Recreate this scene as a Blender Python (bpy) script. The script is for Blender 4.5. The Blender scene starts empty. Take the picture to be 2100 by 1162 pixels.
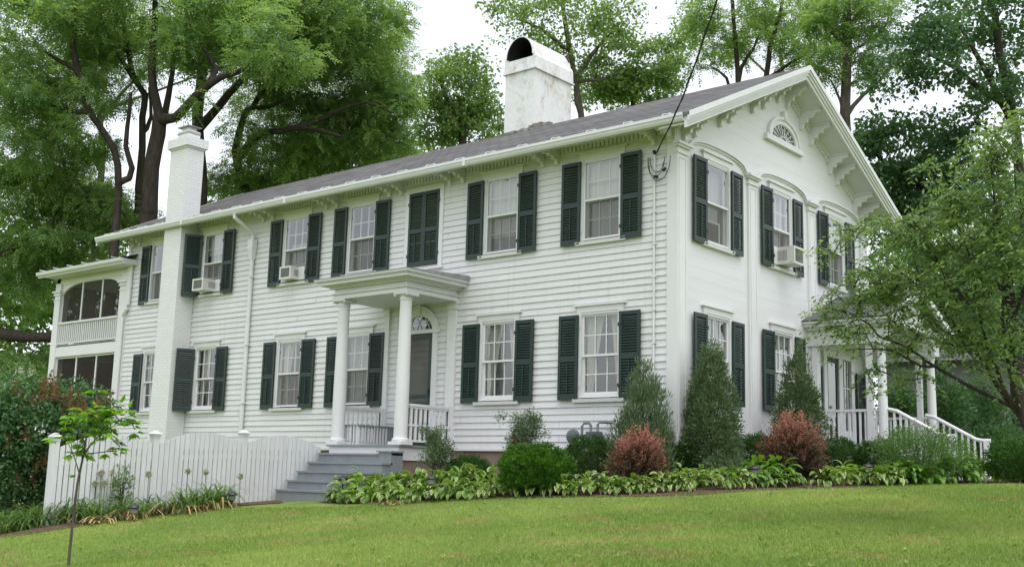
import bpy, math, random
import numpy as np
from mathutils import Vector, Matrix

# ------------------------------------------------------------------ camera, world, sun
sc = bpy.context.scene
COL = sc.collection
F_PX, YAW, PITCH, ROLL = 2325.54, math.radians(39.966), math.radians(9.809), math.radians(1.525)
CAM = np.array([9.6486, -15.6789, 0.3971])
FW = np.array([-math.sin(YAW) * math.cos(PITCH), math.cos(YAW) * math.cos(PITCH), math.sin(PITCH)])
RT = np.array([math.cos(YAW), math.sin(YAW), 0.0])
UP = np.cross(RT, FW)
R2 = RT * math.cos(ROLL) + UP * math.sin(ROLL)
U2 = -RT * math.sin(ROLL) + UP * math.cos(ROLL)
cd = bpy.data.cameras.new('camera')
cam = bpy.data.objects.new('camera', cd)
COL.objects.link(cam)
cd.sensor_fit = 'HORIZONTAL'
cd.sensor_width = 36.0
cd.lens = 36.0 * F_PX / 2100.0
cd.clip_start = 0.1
cd.clip_end = 2000
cam.matrix_world = Matrix(((R2[0], U2[0], -FW[0], CAM[0]), (R2[1], U2[1], -FW[1], CAM[1]), (R2[2], U2[2], -FW[2], CAM[2]), (0, 0, 0, 1)))
sc.camera = cam

SUN_EL, SUN_AZ = 72.0, 125.0     # overcast: a very soft sun, high over the street in front of the gable corner
w = bpy.data.worlds.new('World')
sc.world = w
w.use_nodes = True
nt = w.node_tree
nt.nodes.clear()
wo = nt.nodes.new('ShaderNodeOutputWorld')
bg = nt.nodes.new('ShaderNodeBackground')
sky = nt.nodes.new('ShaderNodeTexSky')
sky.sky_type = 'NISHITA'
sky.sun_disc = False
sky.sun_elevation = math.radians(SUN_EL)
sky.sun_rotation = math.radians(SUN_AZ)
sky.air_density = 1.0
sky.dust_density = 2.0
sky.ozone_density = 1.0
hs = nt.nodes.new('ShaderNodeHueSaturation')
hs.inputs['Saturation'].default_value = 0.25
nt.links.new(sky.outputs[0], hs.inputs['Color'])
nt.links.new(hs.outputs[0], bg.inputs['Color'])
bg.inputs['Strength'].default_value = 0.15
nt.links.new(bg.outputs[0], wo.inputs['Surface'])

sd = bpy.data.lights.new('sun', 'SUN')
sd.energy = 0.5
sd.angle = math.radians(50)
sd.color = (1.0, 0.99, 0.975)
sun = bpy.data.objects.new('sun', sd)
COL.objects.link(sun)
az = math.radians(SUN_AZ)
sv = Vector((math.sin(az) * math.cos(math.radians(SUN_EL)), math.cos(az) * math.cos(math.radians(SUN_EL)), math.sin(math.radians(SUN_EL))))
sun.rotation_euler = sv.to_track_quat('Z', 'Y').to_euler()
sun.location = (0, -5, 30)
sc.view_settings.view_transform = 'Standard'
sc.view_settings.look = 'None'
sc.view_settings.exposure = 1.2
sc.view_settings.gamma = 1.0
sc.render.engine = 'CYCLES'
sc.cycles.max_bounces = 7
sc.cycles.diffuse_bounces = 4
sc.cycles.glossy_bounces = 3
sc.cycles.transmission_bounces = 4
sc.cycles.transparent_max_bounces = 12
sc.cycles.caustics_reflective = False
sc.cycles.caustics_refractive = False

rng = np.random.default_rng(7)
random.seed(7)


def DP(u, v, dep):
    return CAM + (FW + R2 * (u - 1050) / F_PX - U2 * (v - 581) / F_PX) * dep


# ------------------------------------------------------------------ ground height
GP = np.array([
    (9.65, -15.7, -1.15), (12, -20, -1.4), (3.1, -7.76, -.36), (3.75, -8.55, -.43), (-1.98, -9.3, -.66), (-3.9, -8.2, -.81), (-1.0, -9.84, -.66), (6.85, -5.98, -.18), (6.5, -4.9, -.08),
    (-5.0, -2.6, -.05), (-3.24, -2.56, 0), (-1.68, -2.6, .11), (.05, -2.49, .17), (.8, -1.9, .21), (1.37, -1.4, .27),
    (1.87, .32, .37), (2.43, 2.1, .44), (3.39, 2.88, .51), (3.67, 4.43, .56), (2.6, 7, .62),
    (-6.7, -6.64, -.46), (-6.7, -4.9, -.27), (-6.7, -2.55, -.10), (-7.4, -7.2, -.7), (-5.6, -5.8, -.34), (-5.45, -4.4, -.15), (-5.4, -8.2, -.59),
    (-4.5, 0, .40), (-2, 0, .42), (0, 0, .46), (0, 4, .52), (0, 7.7, .6), (-8, 0, .1), (-13, 0, -.2), (-20, 0, -.5), (-20, 8, -.4), (-8, 8, .4),
    (-13, -6, -.7), (-18, -12, -1.2), (-6, -16, -1.3), (4, 20, .6), (14, 8, .7), (12, -2, .2), (20, 20, .8), (-10, 25, .3), (-30, 20, -.5), (-35, -5, -1.2), (18, -15, -.9), (0, 45, .6), (-40, 45, -.2), (30, 40, .8), (0, -35, -1.6), (-30, -35, -1.8), (30, -35, -1.4)])


def _tps(a, b):
    d2 = ((a[:, None, :] - b[None, :, :]) ** 2).sum(-1)
    return 0.5 * d2 * np.log(d2 + 1e-9)


_n = len(GP)
_A = np.zeros((_n + 3, _n + 3))
_A[:_n, :_n] = _tps(GP[:, :2], GP[:, :2]) + np.eye(_n) * 0.6
_A[:_n, _n] = 1
_A[:_n, _n + 1:] = GP[:, :2]
_A[_n:, :_n] = _A[:_n, _n:].T
_W = np.linalg.solve(_A, np.concatenate([GP[:, 2], np.zeros(3)]))


def gz_np(P):
    P = np.asarray(P, float)
    z = _tps(P, GP[:, :2]) @ _W[:_n] + _W[_n] + P @ _W[_n + 1:]
    return np.clip(z, -2.2, 2.0)


def gz(x, y):
    return float(gz_np(np.array([[x, y]]))[0])


def ground_at(u, dep):
    """point of the ground seen in column u at that depth"""
    v = 990
    for _ in range(6):
        p = DP(u, v, dep)
        g = gz(p[0], p[1])
        v -= (g - p[2]) * F_PX / dep
    return np.array([p[0], p[1], gz(p[0], p[1])])


# ------------------------------------------------------------------ materials
MATS = {}


def nodes_of(name):
    m = bpy.data.materials.new(name)
    m.use_nodes = True
    n = m.node_tree
    n.nodes.clear()
    out = n.nodes.new('ShaderNodeOutputMaterial')
    MATS[name] = m
    return m, n, out


def lk(n, a, b):
    n.links.new(a, b)


def principled(n, col=None, rough=.5, spec=.5, metal=0):
    p = n.nodes.new('ShaderNodeBsdfPrincipled')
    if col is not None:
        p.inputs['Base Color'].default_value = (*col, 1)
    p.inputs['Roughness'].default_value = rough
    p.inputs['Specular IOR Level'].default_value = spec
    p.inputs['Metallic'].default_value = metal
    return p


def noise(n, scale, detail=4, rough=.6, vec=None, dist=0):
    t = n.nodes.new('ShaderNodeTexNoise')
    t.inputs['Scale'].default_value = scale
    t.inputs['Detail'].default_value = detail
    t.inputs['Roughness'].default_value = rough
    t.inputs['Distortion'].default_value = dist
    if vec is not None:
        lk(n, vec, t.inputs['Vector'])
    return t


def ramp(n, fac, stops):
    r = n.nodes.new('ShaderNodeValToRGB')
    e = r.color_ramp.elements
    while len(e) < len(stops):
        e.new(.5)
    for k, (p, c) in enumerate(stops):
        e[k].position = p
        e[k].color = (*c, 1) if len(c) == 3 else c
    lk(n, fac, r.inputs['Fac'])
    return r


def mapping(n, scale=(1, 1, 1), coord='Object'):
    tc = n.nodes.new('ShaderNodeTexCoord')
    mp = n.nodes.new('ShaderNodeMapping')
    mp.inputs['Scale'].default_value = scale
    lk(n, tc.outputs[coord], mp.inputs['Vector'])
    return mp.outputs[0]


def bump(n, h, strength, dist, p):
    b = n.nodes.new('ShaderNodeBump')
    b.inputs['Strength'].default_value = strength
    b.inputs['Distance'].default_value = dist
    lk(n, h, b.inputs['Height'])
    lk(n, b.outputs[0], p.inputs['Normal'])


def paint(name, col, col2=None, rough=.5, sc1=3.0, bstr=.25, stretch=(1, 1, 1), lo=.35, hi=.7, grime=None, streak=False):
    m, n, out = nodes_of(name)
    p = principled(n, col, rough, .4)
    v = mapping(n, stretch)
    a = noise(n, sc1, 6, .65, v)
    r = ramp(n, a.outputs[0], [(lo, col2 or col), (hi, col)])
    src = r.outputs[0]
    if grime:
        g = noise(n, 14, 5, .7, v)
        gr = ramp(n, g.outputs[0], [(.28, (1, 1, 1)), (.36, (0, 0, 0))])
        mx = n.nodes.new('ShaderNodeMix')
        mx.data_type = 'RGBA'
        lk(n, gr.outputs[0], mx.inputs['Factor'])
        lk(n, src, mx.inputs['A'])
        mx.inputs['B'].default_value = (*grime, 1)
        src = mx.outputs['Result']
    if streak:
        v2 = mapping(n, (5, 5, .28))
        s = noise(n, 2.6, 5, .7, v2)
        sr = ramp(n, s.outputs[0], [(.30, (.90, .90, .88)), (.48, (1, 1, 1))])
        mx = n.nodes.new('ShaderNodeMix')
        mx.data_type = 'RGBA'; mx.blend_type = 'MULTIPLY'
        mx.inputs['Factor'].default_value = 1
        lk(n, src, mx.inputs['A']); lk(n, sr.outputs[0], mx.inputs['B'])
        src = mx.outputs['Result']
    lk(n, src, p.inputs['Base Color'])
    b = noise(n, 45, 4, .6, v)
    bump(n, b.outputs[0], bstr, .004, p)
    lk(n, p.outputs[0], out.inputs['Surface'])
    return m


WHITE = paint('white_clapboard_paint', (.675, .668, .675), (.63, .625, .63), .5, 1.6, .12, (.35, 1, 2.2), streak=True)
FLUSH = paint('white_flush_board_paint', (.69, .682, .695), (.655, .648, .66), .45, 1.4, .3, (.3, .3, 3))
TRIM = paint('white_trim_paint', (.695, .687, .695), (.65, .645, .65), .42, 2.5, .2)
FENCEW = paint('white_fence_paint', (.68, .68, .69), (.60, .60, .61), .5, 2.2, .35, (3, 3, .7), grime=(.50, .51, .47), streak=True)
DECKGRAY = paint('gray_step_paint', (.25, .27, .29), (.205, .225, .24), .5, 5, .3, grime=(.15, .15, .14), streak=True)
SHUT = paint('dark_green_shutter_paint', (.017, .036, .030), (.012, .027, .023), .42, 4, .3)
SCREENGREEN = paint('dark_green_door_paint', (.030, .052, .050), (.022, .04, .038), .45, 4, .2)
STONE = paint('tan_foundation_stone', (.27, .22, .165), (.19, .15, .11), .9, 2.2, .8, grime=(.12, .10, .08))
ACM = paint('beige_metal_casing', (.62, .61, .57), (.55, .54, .5), .45, 3, .1)
ACGRILL = paint('gray_grille', (.25, .25, .25), (.18, .18, .18), .6, 8, .2)
METERG = paint('blue_gray_meter_paint', (.13, .15, .165), (.10, .115, .125), .45, 6, .2)
BLACK = paint('black_lamp_plastic', (.02, .02, .022), (.03, .03, .03), .35, 6, .1)
CABLE = paint('black_cable_jacket', (.015, .015, .015), (.03, .03, .03), .6, 9, .1)
METALC = paint('gray_sheet_metal', (.33, .33, .33), (.2, .2, .2), .4, 5, .2)
DARKIN = paint('dark_interior', (.02, .02, .02), (.014, .014, .014), .9, 2, .1)
NEIGH = paint('shade_darkened_neighbour_siding', (.20, .205, .21), (.16, .165, .17), .6, 2, .3)  # pale siding, with deep tree shade put into its base colour
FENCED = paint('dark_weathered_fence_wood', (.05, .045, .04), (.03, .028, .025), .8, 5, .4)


def bark(name, c1, c2):
    m, n, out = nodes_of(name)
    p = principled(n, c1, .9, .2)
    v = mapping(n, (1, 1, .22))
    a = noise(n, 9, 6, .7, v)
    r = ramp(n, a.outputs[0], [(.35, c2), (.65, c1)])
    lk(n, r.outputs[0], p.inputs['Base Color'])
    b = noise(n, 22, 5, .7, v)
    bump(n, b.outputs[0], .8, .03, p)
    lk(n, p.outputs[0], out.inputs['Surface'])
    return m


BARK = bark('dark_brown_bark', (.075, .062, .052), (.035, .028, .024))
BARKG = bark('gray_brown_bark', (.13, .11, .09), (.06, .05, .042))
BARKS = bark('sapling_bark', (.16, .13, .11), (.09, .075, .065))


def leafmat(name, dark, mid, light, trans=.35, rough=.45, spec=.35, tcol=None):
    """green by each leaf's own tone (age), with light passing through the blade"""
    m, n, out = nodes_of(name)
    at = n.nodes.new('ShaderNodeAttribute')
    at.attribute_name = 'tone'
    r = ramp(n, at.outputs['Fac'], [(0.0, dark), (.5, mid), (1.0, light)])
    p = principled(n, mid, rough, spec)
    lk(n, r.outputs[0], p.inputs['Base Color'])
    t = n.nodes.new('ShaderNodeBsdfTranslucent')
    mx = n.nodes.new('ShaderNodeMix')
    mx.data_type = 'RGBA'
    mx.blend_type = 'MULTIPLY'
    mx.inputs['Factor'].default_value = 1
    lk(n, r.outputs[0], mx.inputs['A'])
    mx.inputs['B'].default_value = (*(tcol or (1.5, 1.45, .7)), 1)
    lk(n, mx.outputs['Result'], t.inputs['Color'])
    ms = n.nodes.new('ShaderNodeMixShader')
    ms.inputs[0].default_value = trans
    lk(n, p.outputs[0], ms.inputs[1])
    lk(n, t.outputs[0], ms.inputs[2])
    lk(n, ms.outputs[0], out.inputs['Surface'])
    return m


L_LOCUST = leafmat('compound_leaf_green', (0.093, 0.179, 0.069), (0.179, 0.295, 0.109), (0.311, 0.447, 0.185), .45)
L_YELLOW = leafmat('yellow_green_leaf', (0.098, 0.180, 0.062), (0.175, 0.280, 0.096), (0.300, 0.422, 0.171), .45)
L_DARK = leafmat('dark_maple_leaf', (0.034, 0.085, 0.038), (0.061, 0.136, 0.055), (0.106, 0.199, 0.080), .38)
L_CHERRY = leafmat('fresh_ovate_leaf', (0.110, 0.187, 0.088), (0.186, 0.288, 0.125), (0.316, 0.441, 0.171), .42, .28, .7)
L_SAP = leafmat('bright_sapling_leaf', (0.101, 0.240, 0.021), (0.177, 0.367, 0.034), (0.278, 0.481, 0.069), .4)
L_LILAC = leafmat('dark_lilac_leaf', (0.038, 0.089, 0.038), (0.071, 0.159, 0.059), (0.147, 0.259, 0.097), .3)
L_RUST = leafmat('rusty_seed_panicle', (.13, .050, .026), (.21, .085, .042), (.29, .135, .07), .2, .7, .2, (1.2, 1, .8))
L_BLOOM = leafmat('cream_blossom', (.5, .5, .42), (.6, .6, .52), (.7, .7, .64), .3, .7, .2, (1, 1, .9))
L_BOX = leafmat('clipped_box_leaf', (0.025, 0.078, 0.009), (0.055, 0.150, 0.016), (0.123, 0.256, 0.030), .3, .4, .4)
L_YEW = leafmat('dark_yew_needle', (0.019, 0.060, 0.010), (0.038, 0.104, 0.015), (0.080, 0.173, 0.025), .22)
L_JUNI = leafmat('blue_green_juniper', (0.061, 0.101, 0.048), (0.107, 0.166, 0.076), (0.184, 0.244, 0.123), .18, .6, .25, (1.2, 1.2, .8))
L_ARB = leafmat('green_conifer_spray', (0.052, 0.093, 0.041), (0.094, 0.153, 0.065), (0.173, 0.232, 0.103), .18, .6, .25, (1.2, 1.2, .8))
L_BROWN = leafmat('dead_brown_needles', (.16, .07, .03), (.22, .11, .05), (.28, .16, .09), .1, .8, .2, (1, 1, 1))
L_BARB = leafmat('barberry_leaf', (0.052, 0.043, 0.024), (0.172, 0.082, 0.054), (0.499, 0.222, 0.172), .3, .5, .3, (1.3, 1.0, .8))
L_SPIR = leafmat('fine_gray_green_leaf', (0.055, 0.118, 0.037), (0.102, 0.196, 0.059), (0.187, 0.296, 0.101), .3)
L_HOSTA = leafmat('hosta_leaf_green', (0.071, 0.158, 0.019), (0.129, 0.255, 0.029), (0.218, 0.370, 0.054), .3, .4, .45)
L_HOSTAD = leafmat('plain_hosta_leaf', (0.055, 0.145, 0.017), (0.103, 0.232, 0.026), (0.166, 0.317, 0.043), .3, .4, .45)
L_CREAM = leafmat('cream_leaf_margin', (0.393, 0.421, 0.187), (0.486, 0.486, 0.262), (0.580, 0.561, 0.355), .3, .45, .4, (1, 1, .8))
L_LILY = leafmat('strap_leaf_green', (0.060, 0.120, 0.033), (0.108, 0.204, 0.046), (0.180, 0.288, 0.078), .3)
L_STRAW = leafmat('straw_dead_leaf', (0.286, 0.187, 0.077), (0.418, 0.297, 0.132), (0.550, 0.418, 0.220), .2, .7, .2, (1, 1, .8))
L_GRASS = leafmat('grass_blade', (0.124, 0.205, 0.041), (0.210, 0.304, 0.065), (0.346, 0.419, 0.134), .35, .5, .3)
L_FAR = leafmat('woodland_leaf', (0.054, 0.132, 0.031), (0.102, 0.210, 0.046), (0.168, 0.300, 0.072), .45)
L_SEED = leafmat('tan_allium_seedhead', (.30, .30, .18), (.40, .38, .25), (.5, .48, .33), .2, .7, .2, (1, 1, 1))


def make_special():
    # roof shingles
    m, n, out = nodes_of('gray_asphalt_shingle')
    p = principled(n, None, .9, .25)
    uvn = n.nodes.new('ShaderNodeUVMap')
    br = n.nodes.new('ShaderNodeTexBrick')
    br.inputs['Scale'].default_value = 1
    br.inputs['Brick Width'].default_value = .30
    br.inputs['Row Height'].default_value = .19
    br.inputs['Mortar Size'].default_value = .012
    br.inputs['Color1'].default_value = (.140, .137, .136, 1)
    br.inputs['Color2'].default_value = (.088, .086, .086, 1)
    br.inputs['Mortar'].default_value = (.03, .03, .03, 1)
    lk(n, uvn.outputs[0], br.inputs['Vector'])
    mp = n.nodes.new('ShaderNodeMapping')
    mp.inputs['Scale'].default_value = (.25, 1.6, 1)
    lk(n, uvn.outputs[0], mp.inputs['Vector'])
    a = noise(n, 2.2, 6, .7, mp.outputs[0])
    r = ramp(n, a.outputs[0], [(.3, (.50, .49, .48)), (.5, (1, 1, 1)), (.70, (1.65, 1.6, 1.55))])
    g = noise(n, 60, 3, .7, uvn.outputs[0])
    r2 = ramp(n, g.outputs[0], [(.3, (.7, .7, .7)), (.7, (1.25, 1.25, 1.25))])
    m1 = n.nodes.new('ShaderNodeMix'); m1.data_type = 'RGBA'; m1.blend_type = 'MULTIPLY'; m1.inputs['Factor'].default_value = 1
    m2 = n.nodes.new('ShaderNodeMix'); m2.data_type = 'RGBA'; m2.blend_type = 'MULTIPLY'; m2.inputs['Factor'].default_value = 1
    lk(n, br.outputs['Color'], m1.inputs['A']); lk(n, r.outputs[0], m1.inputs['B'])
    lk(n, m1.outputs['Result'], m2.inputs['A']); lk(n, r2.outputs[0], m2.inputs['B'])
    lk(n, m2.outputs['Result'], p.inputs['Base Color'])
    bump(n, br.outputs['Fac'], -.6, .01, p)
    lk(n, p.outputs[0], out.inputs['Surface'])
    # painted brick
    m, n, out = nodes_of('white_painted_brick')
    p = principled(n, None, .55, .35)
    uvn = n.nodes.new('ShaderNodeUVMap')
    br = n.nodes.new('ShaderNodeTexBrick')
    br.inputs['Scale'].default_value = 1
    br.inputs['Brick Width'].default_value = .21
    br.inputs['Row Height'].default_value = .072
    br.inputs['Mortar Size'].default_value = .009
    br.inputs['Mortar Smooth'].default_value = .4
    br.inputs['Color1'].default_value = (.70, .70, .70, 1)
    br.inputs['Color2'].default_value = (.65, .65, .65, 1)
    br.inputs['Mortar'].default_value = (.58, .58, .58, 1)
    lk(n, uvn.outputs[0], br.inputs['Vector'])
    lk(n, br.outputs['Color'], p.inputs['Base Color'])
    bump(n, br.outputs['Fac'], -.9, .012, p)
    lk(n, p.outputs[0], out.inputs['Surface'])
    # stained stucco
    m, n, out = nodes_of('whitewashed_stained_stucco')
    p = principled(n, None, .8, .25)
    v = mapping(n, (1, 1, .6))
    a = noise(n, 1.7, 7, .7, v, .4)
    r = ramp(n, a.outputs[0], [(.30, (.45, .36, .28)), (.37, (.62, .58, .53)), (.50, (.74, .74, .735))])
    b = noise(n, 3.3, 6, .7, v, 1.5)
    r2 = ramp(n, b.outputs[0], [(.55, (1, 1, 1)), (.68, (.66, .66, .68))])
    m1 = n.nodes.new('ShaderNodeMix'); m1.data_type = 'RGBA'; m1.blend_type = 'MULTIPLY'; m1.inputs['Factor'].default_value = 1
    lk(n, r.outputs[0], m1.inputs['A']); lk(n, r2.outputs[0], m1.inputs['B'])
    lk(n, m1.outputs['Result'], p.inputs['Base Color'])
    c = noise(n, 9, 6, .7, v)
    bump(n, c.outputs[0], .6, .03, p)
    lk(n, p.outputs[0], out.inputs['Surface'])
    # mossy mortar
    m, n, out = nodes_of('gray_mortar_flashing')
    p = principled(n, (.2, .19, .17), .9, .2)
    a = noise(n, 7, 6, .7)
    r = ramp(n, a.outputs[0], [(.35, (.08, .10, .05)), (.5, (.2, .19, .17)), (.7, (.42, .41, .38))])
    lk(n, r.outputs[0], p.inputs['Base Color'])
    lk(n, p.outputs[0], out.inputs['Surface'])
    # window glass: clear sheet seen through, mirror at its surface
    m, n, out = nodes_of('window_glass')
    tr = n.nodes.new('ShaderNodeBsdfTransparent')
    tr.inputs[0].default_value = (.86, .89, .87, 1)
    gl = n.nodes.new('ShaderNodeBsdfGlossy')
    gl.inputs['Roughness'].default_value = .015
    lw = n.nodes.new('ShaderNodeLayerWeight')
    pw = n.nodes.new('ShaderNodeMath'); pw.operation = 'POWER'; pw.inputs[1].default_value = 3.0
    lk(n, lw.outputs['Facing'], pw.inputs[0])
    fr = n.nodes.new('ShaderNodeMath'); fr.operation = 'MULTIPLY_ADD'; fr.inputs[1].default_value = .85; fr.inputs[2].default_value = .17
    lk(n, pw.outputs[0], fr.inputs[0])
    wv = noise(n, 1.3, 2, .5, mapping(n))
    b = n.nodes.new('ShaderNodeBump'); b.inputs['Strength'].default_value = .22; b.inputs['Distance'].default_value = .03
    lk(n, wv.outputs[0], b.inputs['Height'])
    lk(n, b.outputs[0], gl.inputs['Normal'])
    ms = n.nodes.new('ShaderNodeMixShader')
    lk(n, fr.outputs[0], ms.inputs[0]); lk(n, tr.outputs[0], ms.inputs[1]); lk(n, gl.outputs[0], ms.inputs[2])
    lk(n, ms.outputs[0], out.inputs['Surface'])
    # insect screens
    for nm, k, c in (('insect_screen', .42, (.20, .195, .185)), ('porch_screen', .66, (.060, .054, .047)), ('door_screen', .80, (.17, .165, .155))):
        m, n, out = nodes_of(nm)
        tr = n.nodes.new('ShaderNodeBsdfTransparent')
        df = n.nodes.new('ShaderNodeBsdfDiffuse')
        a = noise(n, 2.5, 4, .6, mapping(n))
        r = ramp(n, a.outputs[0], [(.3, tuple(x * .85 for x in c)), (.7, tuple(x * 1.12 for x in c))])
        lk(n, r.outputs[0], df.inputs[0])
        ms = n.nodes.new('ShaderNodeMixShader'); ms.inputs[0].default_value = k
        lk(n, tr.outputs[0], ms.inputs[1]); lk(n, df.outputs[0], ms.inputs[2])
        lk(n, ms.outputs[0], out.inputs['Surface'])
    # curtains
    for nm, tt, c in (('white_sheer_curtain', .42, (.72, .71, .66)), ('cream_drape', .05, (.74, .71, .63)), ('window_shade', .0, (.70, .69, .62))):
        m, n, out = nodes_of(nm)
        df = principled(n, c, .85, .1)
        a = noise(n, 3, 4, .6, mapping(n, (9, 1, .4)))
        r = ramp(n, a.outputs[0], [(.3, tuple(x * .72 for x in c)), (.7, c)])
        lk(n, r.outputs[0], df.inputs['Base Color'])
        tr = n.nodes.new('ShaderNodeBsdfTransparent')
        ms = n.nodes.new('ShaderNodeMixShader'); ms.inputs[0].default_value = tt
        lk(n, df.outputs[0], ms.inputs[1]); lk(n, tr.outputs[0], ms.inputs[2])
        lk(n, ms.outputs[0], out.inputs['Surface'])
    # soil / mulch
    m, n, out = nodes_of('brown_mulch')
    p = principled(n, None, .95, .15)
    v = mapping(n)
    a = noise(n, 30, 6, .75, v)
    r = ramp(n, a.outputs[0], [(.3, (.045, .028, .02)), (.5, (.11, .07, .048)), (.72, (.22, .15, .10))])
    lk(n, r.outputs[0], p.inputs['Base Color'])
    bump(n, a.outputs[0], 1.0, .03, p)
    lk(n, p.outputs[0], out.inputs['Surface'])
    # lawn
    m, n, out = nodes_of('lawn_turf')
    p = principled(n, None, .9, .15)
    v = mapping(n)
    a = noise(n, .45, 5, .65, v)
    b = noise(n, 26, 5, .75, v)
    r = ramp(n, a.outputs[0], [(.32, (.118, .19, .036)), (.5, (.168, .248, .048)), (.68, (.232, .295, .070))])
    r2 = ramp(n, b.outputs[0], [(.25, (.55, .58, .5)), (.55, (1, 1, 1)), (.8, (1.3, 1.25, 1.3))])
    d = noise(n, 1.3, 6, .7, v, .6)
    dr = ramp(n, d.outputs[0], [(.54, (0, 0, 0)), (.68, (1, 1, 1))])
    mb_ = n.nodes.new('ShaderNodeMix'); mb_.data_type = 'RGBA'
    lk(n, dr.outputs[0], mb_.inputs['Factor']); lk(n, r.outputs[0], mb_.inputs['A']); mb_.inputs['B'].default_value = (.27, .235, .10, 1)
    m1 = n.nodes.new('ShaderNodeMix'); m1.data_type = 'RGBA'; m1.blend_type = 'MULTIPLY'; m1.inputs['Factor'].default_value = 1
    lk(n, mb_.outputs['Result'], m1.inputs['A']); lk(n, r2.outputs[0], m1.inputs['B'])
    lk(n, m1.outputs['Result'], p.inputs['Base Color'])
    bump(n, b.outputs[0], .8, .03, p)
    lk(n, p.outputs[0], out.inputs['Surface'])


make_special()
M = MATS

# ------------------------------------------------------------------ mesh helpers


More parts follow.
